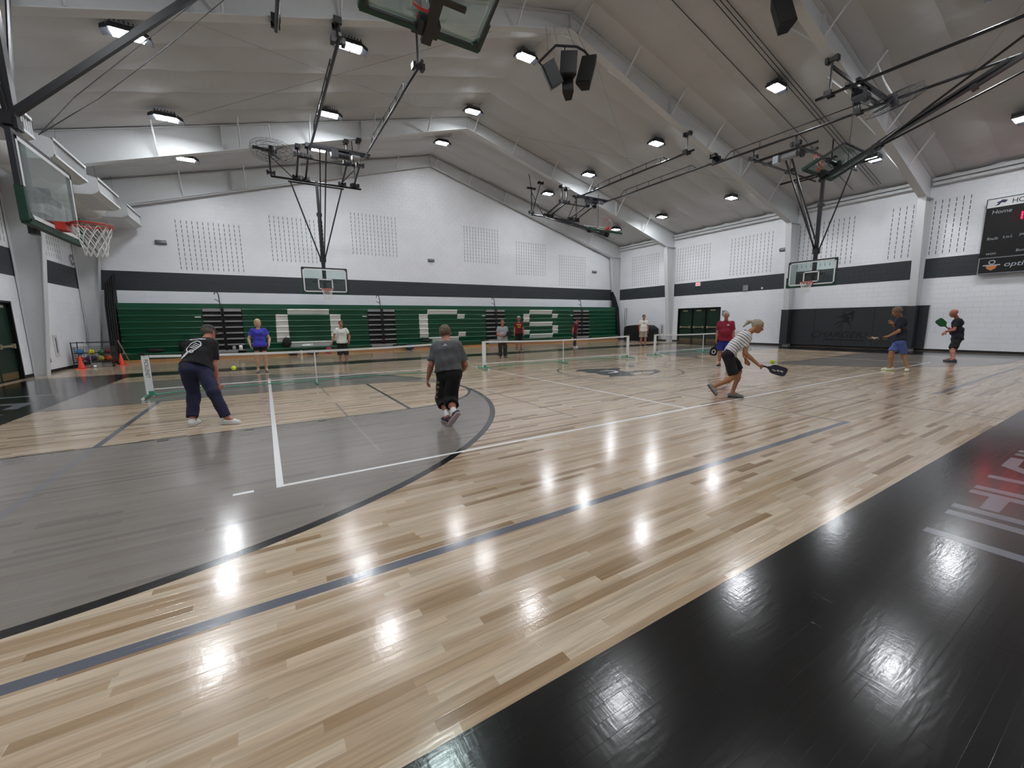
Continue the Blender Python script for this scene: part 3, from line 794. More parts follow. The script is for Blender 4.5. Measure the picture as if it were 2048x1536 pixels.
for q in ((-1.2, 1.95, 9.34), (-.85, 1.95, 9.64), (-.2, 1.95, 9.8), (.3, 1.95, 9.75)): MB().tube([q, (q[0] * .8, 2.38, raf_z(q[0] * .8) + .05)], .008, 5).build('suspension_rod', MAT['zinc'], rg)
aimed('black speaker in the middle of the hanging cluster', (-.56, 1.75, 9.50), (-.61, 1.75, 8.86), .50)
aimed('black speaker tilted out to the left of the hanging cluster', (-1.33, 1.78, 8.99), (-.96, 1.78, 8.46), .42, side=-.5)
aimed('black speaker tilted out to the right of the hanging cluster', (.24, 1.78, 9.62), (-.02, 1.78, 8.80), .46, side=.5)
aimed('lowest black speaker pointing down under the hanging cluster', (-.47, 1.95, 8.86), (-.50, 1.88, 8.47), .34, .42)
aimed('single black speaker under the white rafter at the top of the picture', (3.0, -2.38, 9.70), (3.0, -2.62, 8.95), .42, side=-.6)

# ---- caged ceiling fans
def fan(c, axis, label):
    c = Vector(c); a = Vector(axis).normalized(); ux = a.orthogonal().normalized(); uy = a.cross(ux); R = .66
    t = thing('caged_fan', label, 'fan', c, 'caged air circulators under the rafters')
    mb = MB()
    for zz, rr in ((-.12, 1.0), (0, 1.03), (.12, 1.0), (-.16, .72), (.16, .72), (-.18, .42), (.18, .42), (-.185, .2)):
        mb.tube([c + a * zz + (ux * math.cos(2 * PI * k / 28) + uy * math.sin(2 * PI * k / 28)) * R * rr for k in range(28)], .006, 4, closed=True)
    for k in range(24):
        d = ux * math.cos(2 * PI * k / 24) + uy * math.sin(2 * PI * k / 24)
        mb.tube([c - a * .19 + d * .08, c - a * .18 + d * R * .42, c - a * .12 + d * R, c + a * .12 + d * R, c + a * .18 + d * R * .42, c + a * .19 + d * .08], .0035, 3)
    mb.build('cage', MAT['wire'], t)
    for k in range(3):
        ang = 2 * PI * k / 3 + .4; d = ux * math.cos(ang) + uy * math.sin(ang); e = a.cross(d)
        MB().prism([(.08, -.04), (.58, -.10), (.60, .06), (.08, .05)], c, d, (e + a * .35).normalized(), (a - e * .35).normalized(), .008).build('blade', MAT['dark_steel'], t)
    MB().lathe([(0, -.16), (.09, -.14), (.10, .0), (.10, .16), (0, .2)], c, 14, a).build('motor', MAT['dark_steel'], t)
    MB().tube([c + a * .18, c + a * .3 + Vector((0, .2, .35)), (c.x, c.y + .5, raf_z(c.x) + .5)], .022, 7).build('bracket', MAT['white_steel'], t)
fan((-8.30, 8.8, 7.62), (.02, .10, .99), 'grey caged fan hanging left of the lowered side basket frame')
fan((7.3, -3.55, 7.75), (-.3, .2, .95), 'grey caged fan behind the long mast at the upper right')

# ---- air duct with diffusers
duct = thing('air_duct', 'white round spiral duct high along the door wall', 'duct', (-14.35, 4, 6.0))
DX, DZ, DR = -14.3, 6.02, .48
nseg = 12; yb = 1.0
for k in range(nseg):
    y0 = yb + k * 1.18; y1 = y0 + 1.17
    MB().lathe([(DR, 0), (DR, 1.15), (DR + .012, 1.15), (DR + .012, 1.18)], (DX, y0, DZ), 28, (0, 1, 0)).build('duct_section', MAT['white_steel'], duct, True)
MB().lathe([(DR, 0), (DR * .7, .12), (0, .14)], (DX, yb + nseg * 1.18, DZ), 28, (0, 1, 0)).build('end_cap', MAT['white_steel'], duct, True)
mb = MB()
for y in (2.5, 5.9, 9.2, 12.5, 14.6): mb.tube([(DX, y, DZ + DR), (DX, y, roof_z(DX) - .05)], .008, 5); mb.tube([(DX + .4, y + .1, DZ + .3), (DX + .4, y + .1, roof_z(DX + .4) - .05)], .006, 5)
mb.build('suspension_rod', MAT['zinc'], duct)
for k, (y0, y1) in enumerate(((3.2, 5.4), (6.5, 8.72), (9.75, 11.95), (13.0, 15.1))):
    lab = ['white louvred diffuser box behind the large basket mast', 'largest visible white louvred diffuser box beside the clear board', 'middle white louvred diffuser box along the duct', 'small farthest white louvred diffuser box before the gable wall'][k]
    t = thing('duct_diffuser', lab, 'air diffuser', (-13.6, (y0 + y1) / 2, 5.98), 'white diffuser boxes on the duct')
    prof = [(-14.05, 6.24), (-13.55, 6.30), (-13.22, 6.22), (-13.22, 5.80), (-13.40, 5.70), (-14.05, 5.66)]
    mb = MB()
    mb.prism(prof, (0, y0, 0), (1, 0, 0), (0, 0, 1), (0, 1, 0), .02); mb.prism(prof, (0, y1 - .02, 0), (1, 0, 0), (0, 0, 1), (0, 1, 0), .02)
    for a, b in zip(prof, prof[1:] + prof[:1]):
        if a[0] == -13.22 and b[0] == -13.22: continue
        mb.bar(((a[0] + b[0]) / 2, y0, (a[1] + b[1]) / 2), ((a[0] + b[0]) / 2, y1, (a[1] + b[1]) / 2), .012 if abs(a[0] - b[0]) < .01 else math.hypot(a[0] - b[0], a[1] - b[1]), .012, up=Vector((-(b[1] - a[1]), 0, b[0] - a[0])).normalized() if abs(a[0] - b[0]) > .01 else (0, 0, 1))
    mb.box(-14.06, -14.04, y0, y1, 5.66, 6.24)
    mb.box(-13.24, -13.20, y0, y1, 6.18, 6.24); mb.box(-13.24, -13.20, y0, y1, 5.78, 5.84)
    mb.build('box', MAT['white_steel'], t)
    n = 20
    for i in range(n):
        yv = y0 + .06 + i * (y1 - y0 - .12) / (n - 1)
        MB().obox((-13.25, yv, 6.01), (.011, .004, 0), (-.002, .004, 0), (0, 0, .17)).build('louvre', MAT['white_steel'], t)
    MB().box(-13.32, -13.315, y0 + .03, y1 - .03, 5.84, 6.18).build('throat', MAT['dark_steel'], t)
    for zz in (6.12, 5.98, 5.84):
        MB().box(-13.95, -13.75, y0 - .003, y0, zz, zz + .008).build('seam_clip', MAT['zinc'], t)

# ================================================================== BLEACHERS
def bz(k): return .14 + k * .27
bl = thing('bleachers', 'folded green bleachers with white seat lettering along the gable wall', 'bleachers', (0, 14.4, 0))
SEC = [(-14.28, -11.44), (-9.94, -4.22), (-2.73, 3.01), (4.42, 10.15), (11.66, 14.42)]
white = {(1, 7): [(-8.04, -6.14)], (1, 1): [(-8.06, -6.12)], (2, 7): [(-.82, 1.07)], (2, 1): [(-.82, 1.1)], (2, 6): [(-1.35, -.82), (1.07, 1.56)], (2, 2): [(-1.35, -.82), (1.09, 1.58)],
         (3, 7): [(6.38, 8.28)], (3, 1): [(6.34, 8.3)], (3, 4): [(6.36, 8.28)], (3, 6): [(5.87, 6.37), (8.28, 8.77)], (3, 5): [(5.87, 6.36)], (3, 3): [(8.28, 8.77)], (3, 2): [(5.86, 6.34), (8.28, 8.77)]}
for k in range(2, 7): white[(1, k)] = [(-8.57 + (6 - k) * -.01, -8.05), (-6.12, -5.6)]
for k in (3, 4, 5): white[(2, k)] = [(-1.35, -.82)]
def seat_profile(k):
    y = 14.09 if k == 0 else 14.30 + .010 * k; z = bz(k); e = y + (.40 if k == 0 else .34)
    return [(e, z + .266), (y + .060, z + .266), (y + .022, z + .254), (y, z + .222), (y + .004, z + .205), (y + .045, z + .15), (y + .085, z + .03), (y + .088, z + .0), (e, z)]
for si, (a, b) in enumerate(SEC):
    for k in range(8):
        ws = white.get((si, k), [])
        cuts = []; x = a
        for w0, w1 in ws: cuts.append((x, w0, 'bleacher_green')); cuts.append((w0, w1, 'bleacher_white')); x = w1
        cuts.append((x, b, 'bleacher_green'))
        for x0, x1, m in cuts:
            if x1 - x0 < .05: continue
            o = MB().prism(seat_profile(k), (x0 + .003, 0, 0), (0, 1, 0), (0, 0, 1), (1, 0, 0), x1 - x0 - .006).build('seat_board', MAT[m], bl)
            if m == 'bleacher_white': o['label'] = 'white seat segment of the lettering'
    MB().box(a, b, 14.10, 14.16, 0, .125).build('kick_board', MAT['kick_wood'], bl)
MB().box(-14.28, 14.42, 14.44, 14.75, 2.31, 2.52).build('top_board', MAT['bleacher_green'], bl)
MB().box(-14.3, 14.44, 14.66, 15.1, .0, 2.30).build('understructure', MAT['bleacher_black'], bl)
AIS = [(-11.44, -9.94), (-4.22, -2.73), (3.01, 4.42), (10.15, 11.66)]
for ai, (a, b) in enumerate(AIS):
    MB().box(a, b, 14.50, 14.56, .1, 2.31).build('aisle_backing', MAT['bleacher_black'], bl)
    for k in range(8):
        z = bz(k) + .20; hgt = .13 if k == 7 else .065
        for x0, x1 in ((a + .02, (a + b) / 2 - .05), ((a + b) / 2 + .05, b - .02)):
            MB().box(x0, x1, 14.28 + .012 * k, 14.50, z - (.06 if k == 7 else 0), z + hgt - (.06 if k == 7 else 0)).build('step_tread', MAT['tread_grey'], bl)
    MB().box(a + .05, b - .3, 14.06, 14.50, .30, .38).box(a + .08, b - .33, 14.14, 14.48, .13, .30).build('front_step', MAT['tread_grey'], bl)
    MB().box(a, b, 14.10, 14.16, 0, .125).build('kick_board', MAT['kick_wood'], bl)
    xm = (a + b) / 2 - .03
    mb = MB().tube([(xm, 14.24, .5), (xm, 14.26, 2.05), (xm - .04, 14.4, 2.9), (xm - .06, 14.4, 3.0), (xm - .16, 14.4, 3.05), (xm - .2, 14.4, 2.93)], .022, 7)
    mb.tube([(xm + .08, 14.26, .35), (xm + .08, 14.27, 2.35)], .02, 7)
    mb.tube([(xm - .03, 14.38, 2.62), (xm - .2, 14.38, 2.72)], .018, 6)
    for zz in (.7, 1.1, 1.5, 1.9, 2.3): mb.bar((xm - .03, 14.26, zz), (xm + .1, 14.26, zz - .09), .03)
    mb.build('aisle_rail', MAT['black_steel'], bl)
    MB().box(a - .28, a - .06, 14.34, 14.37, 1.90, 1.94).build('row_plate', MAT['board_white'], bl)
for s, x in ((-1, -14.34), (1, 14.48)):
    for j in range(5):
        xx = x + s * j * .07
        pr = [(14.12 + .02 * j, .05), (14.38 + .02 * j, .05), (14.75, 2.1), (15.0, 3.68 - .1 * j), (14.82, 3.72 - .1 * j), (14.45, 2.42)]
        fr_ = MB()
        for p0, p1 in zip(pr, pr[1:] + pr[:1]): fr_.bar((xx, p0[0], p0[1]), (xx, p1[0], p1[1]), .045)
        for q in range(5):
            t0 = q / 5; fr_.bar((xx, 14.12 + .6 * t0, .1 + 3.4 * t0), (xx, 14.38 + .5 * t0 + .1, .5 + 3.1 * t0), .03)
        if j == 0 or s < 0: fr_.prism([(p[0], p[1]) for p in pr], (xx, 0, 0), (0, 1, 0), (0, 0, 1), (1, 0, 0), .01)
        fr_.build('end_frame', MAT['bleacher_black'], bl)

# ---- things left on the bleachers
def bag(name, label, c, sz, mat, cat='bag', seed=0):
    mb = MB().sphere(c, 1.0, 14, sz)
    mb.v = [tuple(Vector(v) + .05 * min(sz) * 4 * mnoise.noise_vector(Vector(v) * 6 + Vector((seed, 0, 0)))) for v in mb.v]
    t = thing(name, label, cat, (c[0], c[1], c[2] - sz[2]))
    mb.build('body', mat, t, True)
    MB().tube([(c[0] - sz[0] * .4, c[1] - sz[1] * .3, c[2] + sz[2] * .8), (c[0] - sz[0] * .2, c[1] - sz[1] * .4, c[2] + sz[2] * 1.25), (c[0] + sz[0] * .3, c[1] - sz[1] * .3, c[2] + sz[2] * .8)], .012, 5).build('strap', mat, t)
    return t
MATB = pmat('bag_black', (15, 15, 18), 0.7, 0, .2)
MATN = pmat('bag_navy', (22, 30, 70), 0.7, 0, .2); MATG = pmat('bag_grey', (84, 80, 82), .8, 0, .4, 12)
bag('backpack', 'black backpack against the bleachers behind the man with navy trousers', (-12.15, 14.19, .65), (.26, .13, .24), MATB)
bag('backpack', 'black backpack beside the white seat bar of the letter O', (-8.20, 14.18, .66), (.20, .12, .25), MATB, seed=3)
bag('duffel_bag', 'flat black bag lying by the bleacher front near the left net post', (-13.2, 14.19, .50), (.34, .11, .10), MATB, seed=5)
bag('duffel_bag', 'mottled grey bag on the floor under the letter O', (-7.1, 13.85, .14), (.30, .14, .13), MATG, seed=7)
bag('duffel_bag', 'dark brown bag on the floor left of the white bottle', (-8.0, 13.87, .13), (.22, .12, .12), pmat('bag_brown', (52, 36, 34), .8, 0, .3), seed=9)
bag('duffel_bag', 'dark blue bag hanging at the bleacher front under the letter C', (-2.15, 13.86, .20), (.28, .15, .20), MATN, seed=11)
bag('duffel_bag', 'black bag on the white bar at the foot of the letter C', (-1.0, 14.19, .50), (.36, .11, .10), MATB, seed=13)
def bottle(label, x, y, z, h, m, r=.04, name='bottle'):
    t = thing(name, label, 'bottle', (x, y, z))
    MB().lathe([(0, 0), (r, 0), (r, h * .72), (r * .55, h * .84), (r * .5, h * .86)], (x, y, z), 12).build('body', m, t, True)
    MB().lathe([(r * .6, 0), (r * .6, h * .13), (0, h * .14)], (x, y, z + h * .86), 10).build('cap', MAT['rubber_black'], t)
bottle('tall white bottle standing on the floor under the letter O', -7.62, 13.9, 0, .30, MAT['board_white'], .055)
bottle('violet bottle on the floor beside the white one', -7.84, 13.9, 0, .28, pmat('violet', (70, 60, 130), .4))
bottle('white jug on the front step beside the woman in blue', -10.12, 14.18, .38, .28, MAT['board_white'], .075)
bottle('clear jug next to the white jug on the front step', -10.38, 14.18, .38, .24, pmat('clear_jug', (150, 155, 165), .2), .07)
def towel():
    t = thing('towel', 'white bunched towel on the bleacher under the white seat bar', 'towel', (-7.35, 14.19, .41))
    mb = MB().sphere((-7.35, 14.19, .48), 1.0, 14, (.24, .09, .07)); mb.v = [tuple(Vector(v) + .03 * mnoise.noise_vector(Vector(v) * 12)) for v in mb.v]
    mb.build('cloth', MAT['board_white'], t, True); MB().tube([(-7.12 + .06 * math.cos(a), 14.12, .50 + .05 * math.sin(a)) for a in [2 * PI * k / 10 for k in range(10)]], .022, 6, closed=True).build('roll', MAT['board_white'], t)
towel()
MB2 = MB().bar((-14.28, 13.86, .98), (-13.99, 13.80, .02), .03).bar((-14.25, 13.8, .43), (-14.02, 13.8, .43), .02)
tag(MB2.build('floor_pole', MAT['brass']), 'thin pale pole leaning on the left end of the bleachers', 'pole')

# ================================================================== WALL THINGS
def text_mesh(s, size, mat, O, ax, up, nrm, parent, name='lettering', ext=.004, shear=0.0, sx=1.0, center=False, cond=None):
    cu = bpy.data.curves.new('t', 'FONT'); cu.body = s; cu.size = size; cu.extrude = ext; cu.shear = shear
    if center: cu.align_x = 'CENTER'
    ob = bpy.data.objects.new('t', cu); COL.objects.link(ob)
    dg = bpy.context.evaluated_depsgraph_get(); me = bpy.data.meshes.new_from_object(ob.evaluated_get(dg))
    O = Vector(O); ax = Vector(ax); up = Vector(up); nrm = Vector(nrm)
    vs = [O + ax * (v.co.x * sx) + up * v.co.y + nrm * v.co.z for v in me.vertices]
    fs = [tuple(p.vertices) for p in me.polygons]
    bpy.data.objects.remove(ob); bpy.data.curves.remove(cu); bpy.data.meshes.remove(me)
    mb = MB(); mb.add(vs, fs); o = mb.build(name, mat, parent); return o
YL = Vector((0, -1, 0)); ZU = Vector((0, 0, 1)); NX = Vector((-1, 0, 0))   # reading direction on the right wall
# scoreboard
sb = thing('scoreboard', 'black electronic scoreboard with white banner and red digits', 'scoreboard', (15.4, -5.8, 3.1))
FX = 15.27
MB().box(FX, 15.48, -7.6, -4.22, 3.72, 5.58).build('cabinet', MAT['board_black'], sb)
bn = MB().box(FX - .01, 15.46, -7.6, -4.22, 5.58, 5.90).build('banner', MAT['board_white'], sb)
sp_ = MB().box(FX - .005, 15.46, -7.6, -4.22, 3.11, 3.70).build('sponsor_panel', MAT['board_black'], sb)
mb = MB()
for a, b in (((-4.22, 3.11), (-7.6, 3.11)), ((-4.22, 3.70), (-7.6, 3.70)), ((-4.24, 3.11), (-4.24, 3.70))): mb.bar((FX - .012, a[0], a[1]), (FX - .012, b[0], b[1]), .03)
mb.build('silver_edge', MAT['zinc'], sb)
mb = MB()
for a, b in (((-4.22, 5.90), (-7.6, 5.90)), ((-4.22, 5.58), (-4.22, 5.90))): mb.bar((FX - .018, a[0], a[1]), (FX - .018, b[0], b[1]), .022)
mb.build('banner_edge', pmat('navy_edge', (30, 34, 70), .5), sb)
navy = pmat('navy_print', (34, 40, 84), .5); GT = MAT['grey_text']
text_mesh('HOME OF THE CHARGERS', .24, pmat('charcoal_print', (40, 42, 50), .5), (FX - .02, -4.84, 5.65), YL, ZU, NX, bn, sx=.9)
MB().prism([(0, 0), (.10, .03), (.14, .10), (.24, .08), (.30, .16), (.16, .20), (.10, .15), (.02, .13), (.07, .09)], (FX - .014, -4.44, 5.63), YL, ZU, NX, .006).build('emblem', navy, bn)
text_mesh('Home', .20, GT, (FX - .008, -4.37, 5.34), YL, ZU, NX, sb, shear=.12)
text_mesh('fouls', .15, GT, (FX - .008, -4.35, 4.38), YL, ZU, NX, sb, shear=.12)
text_mesh('t.o.l.', .14, GT, (FX - .008, -4.75, 4.40), YL, ZU, NX, sb, shear=.12)
text_mesh('won', .15, GT, (FX - .008, -4.38, 3.82), YL, ZU, NX, sb, shear=.12)
text_mesh('Time', .18, GT, (FX - .008, -5.6, 5.34), YL, ZU, NX, sb, shear=.12)
text_mesh('Guest', .20, GT, (FX - .008, -6.6, 5.34), YL, ZU, NX, sb, shear=.12)
text_mesh('period', .14, GT, (FX - .008, -5.15, 4.44), YL, ZU, NX, sb, shear=.12)
text_mesh('fouls', .15, GT, (FX - .008, -6.6, 4.38), YL, ZU, NX, sb, shear=.12)
text_mesh('Bonus', .13, GT, (FX - .008, -5.12, 3.86), YL, ZU, NX, sb, shear=.12)
RED = pmat('red_digits', (90, 0, 12), .4, emis=(255, 12, 40), es=14.0)
W_ = MB(); SEG = {'1': 'bc', '8': 'abcdefg', '0': 'abcdef', '2': 'abged', '5': 'afgcd', '4': 'fgbc'}
def digit(mb, ch, y, z, h):
    w = h * .55; t = h * .12
    P = {'a': (0, h, w, h), 'b': (w, h / 2, w, h), 'c': (w, 0, w, h / 2), 'd': (0, 0, w, 0), 'e': (0, 0, 0, h / 2), 'f': (0, h / 2, 0, h), 'g': (0, h / 2, w, h / 2)}
    for sgm in SEG[ch]:
        a = P[sgm]; mb.bar((FX - .01, y - a[0], z + a[1]), (FX - .01, y - a[2], z + a[3]), t, t)
for ch, y in (('1', -5.0), ('8', -5.22), ('0', -5.85), ('4', -6.05), ('2', -6.75), ('5', -6.97)): digit(W_, ch, y, 5.02, .26)
W_.build('digits', RED, sb)
MB().box(FX - .004, FX, -5.45, -4.82, 4.95, 5.36).build('digit_window', pmat('red_window', (34, 2, 8), .3), sb)
or_ = pmat('orange_print', (196, 120, 66), .5)
mb = MB().tube([(FX - .012, -4.58 + .075 * math.cos(a), 3.53 + .07 * math.sin(a)) for a in [2 * PI * k / 16 for k in range(16)]], .018, 6, closed=True)
mb.build('sponsor_emblem', GT, sp_)
MB().prism([(-.14, .02), (.14, .02), (.12, -.08), (0, -.16), (-.12, -.08)], (FX - .008, -4.58, 3.38), YL, ZU, NX, .008).build('sponsor_emblem', or_, sp_)
MB().box(FX - .02, FX - .008, -4.80, -4.36, 3.40, 3.44).build('sponsor_emblem', GT, sp_)
text_mesh('optimum', .26, pmat('silver_print', (190, 195, 205), .35, .3), (FX - .008, -4.88, 3.34), YL, ZU, NX, sp_, shear=.2, sx=1.15)

# wall pad
pad = thing('wall_pad', 'charcoal padded wall mat with dark team emblem behind the end basket', 'wall pad', (15.3, 0, 0))
segs = [(2.90, 2.66, 15.42), (2.66, 2.34, 15.03), (2.34, 1.25, 15.42), (1.25, 0.05, 15.42), (.05, -1.15, 15.42), (-1.15, -2.34, 15.42), (-2.34, -2.66, 15.03), (-2.66, -2.96, 15.42)]
for a, b, xf in segs:
    m = MAT['pad_grey']
    o = MB().box(xf - .05, 15.49, b + .006, a - .006, .12, 1.95).build('pad_panel', m, pad)
MB().box(15.36, 15.49, -2.97, 2.91, 1.95, 1.965).build('top_edge', MAT['pad_black'], pad)
PE = Vector((15.368, 0, 0)); E_ = pmat('emblem_black', (4, 5, 6), .7)
text_mesh('CHARGERS', .40, E_, (15.368, 1.40, .52), YL, ZU, NX, pad, ext=.001, shear=.25, sx=1.2)
MB().prism([(0, 0), (1.7, -.01), (1.75, .03), (.15, .05)], (15.369, .85, .38), YL, ZU, NX, .002).build('emblem', E_, pad)
helm = [(-.60, .58), (-.25, .52), (-.02, .62), (.10, .80), (.35, .92), (.62, .90), (.74, .80), (.66, .68), (.70, .50), (.60, .18), (.50, .22), (.50, .05), (.38, .02), (.28, .20), (.02, .22), (.10, .34), (-.02, .48), (-.25, .44)]
MB().prism([(x * .62, z * .78 + .02) for x, z in helm], (15.369, .05, 1.12), YL, ZU, NX, .002).build('emblem', E_, pad)
GRE = pmat('emblem_grey', (46, 50, 54), .6)
for poly in ([(.02, .66), (.16, .80), (.36, .86), (.60, .84), (.40, .76), (.18, .68)], [(.28, .52), (.44, .60), (.58, .56), (.46, .48)], [(.44, .40), (.56, .46), (.52, .24), (.44, .16)]):
    MB().prism([(x * .62, z * .78 + .02) for x, z in poly], (15.3665, .05, 1.12), YL, ZU, NX, .001).build('emblem', GRE, pad)
mb = MB()
for r_, a0, a1, w in ((.36, .15, 1.0, .03), (.19, .12, .5, .03)):
    pts = [(15.366, .05 + r_ * math.cos(PI * (a0 + (a1 - a0) * k / 12)) , .94 + r_ * math.sin(PI * (a0 + (a1 - a0) * k / 12))) for k in range(13)]
    for p, q in zip(pts, pts[1:]): mb.bar(p, q, .004, w, up=(1, 0, 0)) if False else mb.bar(p, q, w, .004, up=(1, 0, 0))
mb.build('emblem', E_, pad)

# doors
def door_leaf(par, x, y0, y1, h, nx):
    """door leaf in the plane x, nx = direction into the room"""
    d = MB().box(min(x, x + .045 * nx), max(x, x + .045 * nx), y0 + .006, y1 - .006, .01, h).build('door_leaf', MAT['door_green'], par)
    ym = (y0 + y1) / 2; xx = x + .05 * nx
    mb = MB().bar((xx + .045 * nx, y0 + .12, 1.0), (xx + .045 * nx, y1 - .12, 1.0), .035, .06)
    for yv in (y0 + .12, y1 - .12): mb.box(min(xx, xx + .07 * nx), max(xx, xx + .07 * nx), yv - .05, yv + .05, .93, 1.07)
    mb.build('push_bar', MAT['brass'], d)
    MB().bar((xx + .03 * nx, ym - .18, h - .10), (xx + .03 * nx, ym + .18, h - .10), .05, .07).build('door_closer', MAT['brass'], d)
    MB().box(min(xx - .008 * nx, xx), max(xx - .008 * nx, xx), y0 + .05, y1 - .05, .03, .24).build('painted_reflection', pmat('reflection_brown', (110, 92, 60), .45, .3) if 'reflection_brown' not in bpy.data.materials else bpy.data.materials['reflection_brown'], d)  # brownish reflection at the foot of the leaf, painted as a strip
d1 = thing('door_1', 'three leaf dark green exit door with push bars in the scoreboard wall', 'door', (15.5, 8.05, 0), kind='structure')
MB().box(15.48, 15.75, 6.50, 6.56, 0, 2.26).box(15.48, 15.75, 9.52, 9.58, 0, 2.26).box(15.48, 15.75, 6.5, 9.58, 2.19, 2.26).build('door_frame', MAT['board_black'], d1)
for y in (7.55, 8.53): MB().box(15.55, 15.70, y - .03, y + .03, 0, 2.2).build('mullion', MAT['board_black'], d1)
for y0, y1 in ((6.56, 7.52), (7.58, 8.50), (8.56, 9.52)): door_leaf(d1, 15.66, y0, y1, 2.18, -1)
MB().box(15.72, 15.76, 6.5, 9.6, 0, 2.3).build('door_backing', MAT['board_black'], d1)
d2 = thing('door_2', 'dark green double door with push bars in the duct wall', 'door', (-15.5, 8.4, 0), kind='structure')
MB().box(-15.75, -15.48, 7.30, 7.36, 0, 2.32).box(-15.75, -15.48, 9.36, 9.42, 0, 2.32).box(-15.75, -15.48, 7.3, 9.42, 2.26, 2.32).build('door_frame', MAT['board_black'], d2)
for y0, y1 in ((7.36, 8.36), (8.37, 9.36)): door_leaf(d2, -15.62, y0, y1, 2.25, 1)
MB().box(-15.76, -15.72, 7.3, 9.42, 0, 2.3).build('door_backing', MAT['board_black'], d2)

# small wall fittings
def fitting(name, label, cat, build):
    t = MB(); build(t); return t
def wall_light(label, c, ax, nrm, m='zinc'):
    c = Vector(c); ax = Vector(ax); nrm = Vector(nrm)
    t = thing('wall_sconce', label, 'wall light', c, 'long oval wall fittings')
    MB().tube([c - ax * .19 + nrm * .05, c + ax * .19 + nrm * .05], .07, 12).build('shade', MAT['zinc'], t, True)
    MB().obox(c + nrm * .01, ax * .2, nrm * .01, (0, 0, .09)).build('back_plate', MAT['dark_steel'], t)
wall_light('grey oval wall fitting high on the gable wall near the duct', (-12.7, YW, 5.23), (1, 0, 0), (0, -1, 0))
wall_light('grey oval wall fitting high in the middle of the gable wall', (-.1, YW, 5.25), (1, 0, 0), (0, -1, 0))
wall_light('grey oval wall fitting high on the gable wall near the right corner', (13.02, YW, 5.22), (1, 0, 0), (0, -1, 0))
wall_light('grey oval wall fitting left of the end basket mast', (XW, 3.1, 5.2), (0, 1, 0), (-1, 0, 0))
wr = thing('conduit_ring', 'small grey oval ring mounted on the block wall above the ball cart', 'fitting', (-15.45, 14.6, 4.5))
MB().tube([(-15.46, 14.75 + .13 * math.cos(a), 4.22 + .2 * math.sin(a)) for a in [2 * PI * k / 14 for k in range(14)]], .022, 6, closed=True).build('ring', MAT['zinc'], wr)
ex = thing('exit_sign', 'small red lettered exit sign above the three leaf door', 'exit sign', (15.45, 8.14, 3.79))
MB().box(15.42, 15.5, 7.97, 8.30, 3.66, 3.90).build('housing', MAT['board_white'], ex)
text_mesh('EXIT', .17, pmat('exit_red', (225, 60, 80), .5, emis=(255, 60, 90), es=1.5), (15.415, 8.27, 3.72), YL, ZU, NX, ex, sx=.8)
gr = thing('wall_speaker', 'square grey grille in the dark stripe right of the exit sign', 'speaker', (15.46, 5.0, 3.3))
MB().box(15.44, 15.5, 4.84, 5.16, 3.14, 3.46).build('case', MAT['zinc'], gr); MB().box(15.43, 15.44, 4.88, 5.12, 3.18, 3.42).build('grille', MAT['tread_grey'], gr)
th = thing('thermostat', 'tiny pale box in the dark stripe beside the grey grille', 'thermostat', (15.47, 4.1, 3.2))
MB().box(15.45, 15.5, 4.03, 4.12, 3.17, 3.27).box(15.44, 15.45, 4.05, 4.10, 3.19, 3.25).build('case', MAT['board_white'], th)
pz = thing('wall_notice', 'small grey notice on the wall right of the three leaf door', 'sign', (15.48, 6.2, 1.85))
MB().box(15.475, 15.5, 6.12, 6.38, 1.72, 2.02).build('frame', MAT['dark_steel'], pz); MB().box(15.47, 15.476, 6.14, 6.36, 1.74, 2.0).build('sheet', MAT['tread_grey'], pz)
for lab, x, s, y0, z0, z1 in (('white recessed cabinet with dark slot on the scoreboard wall', XW, -1, 10.85, .42, 1.2), ('white recessed cabinet with dark slot on the duct wall', -XW, 1, 11.95, .50, 1.27)):
    t = thing('extinguisher_cabinet', lab, 'cabinet', (x, y0, z0), 'recessed wall cabinets')
    xa, xb = sorted((x, x + s * .03)); MB().box(xa, xb, y0 - .16, y0 + .16, z0, z1).build('frame', MAT['white_steel'], t)
    xa, xb = sorted((x + s * .028, x + s * .034)); MB().box(xa, xb, y0 - .03, y0 + .03, z0 + .14, z1 - .1).build('slot_window', MAT['rubber_black'], t)
t = thing('outlet', 'small black double outlet low on the duct wall', 'outlet', (-15.48, 11.25, .42))
for zz in (.39, .47): MB().tube([(-15.49, 11.25, zz), (-15.46, 11.25, zz)], .045, 10).build('socket', MAT['rubber_black'], t)
MB().box(-15.495, -15.48, 11.18, 11.32, .32, .54).build('plate', MAT['board_white'], t)

# ================================================================== FLOOR THINGS
# painted letters and centre emblem on the floor
pl_ = pmat('floor_letter_grey', (112, 115, 122), .2)
def decal(name, polys, mat, z=.0006):
    mb = MB()
    for p in polys: mb.prism(p, (0, 0, -.0002), (1, 0, 0), (0, 1, 0), (0, 0, 1), z + .0002)
    o = mb.build(name, mat, floor); return o
Lb = -9.35
def stroke(x0, x1, y0=-8.02, y1=Lb): return [(x0, y0), (x1, y0), (x1, y1), (x0, y1)]
decal('sideline_letter', [[(-5.25, -8.03), (-5.15, -8.03), (-5.15, -8.47), (-5.10, -8.70), (-4.95, -8.82), (-4.72, -8.82), (-4.72, -8.92), (-5.02, -8.92), (-5.20, -8.76), (-5.26, -8.49)], [(-4.75, -8.03), (-4.64, -8.03), (-4.66, -8.92), (-4.77, -8.92)]], pl_)
decal('sideline_letter', [stroke(-4.555, -4.45, -8.02, -8.92), stroke(-4.05, -3.94, -8.02, -8.92), [(-4.41, -8.15), (-4.05, -8.14), (-4.05, -8.25), (-4.41, -8.25)]], pl_)
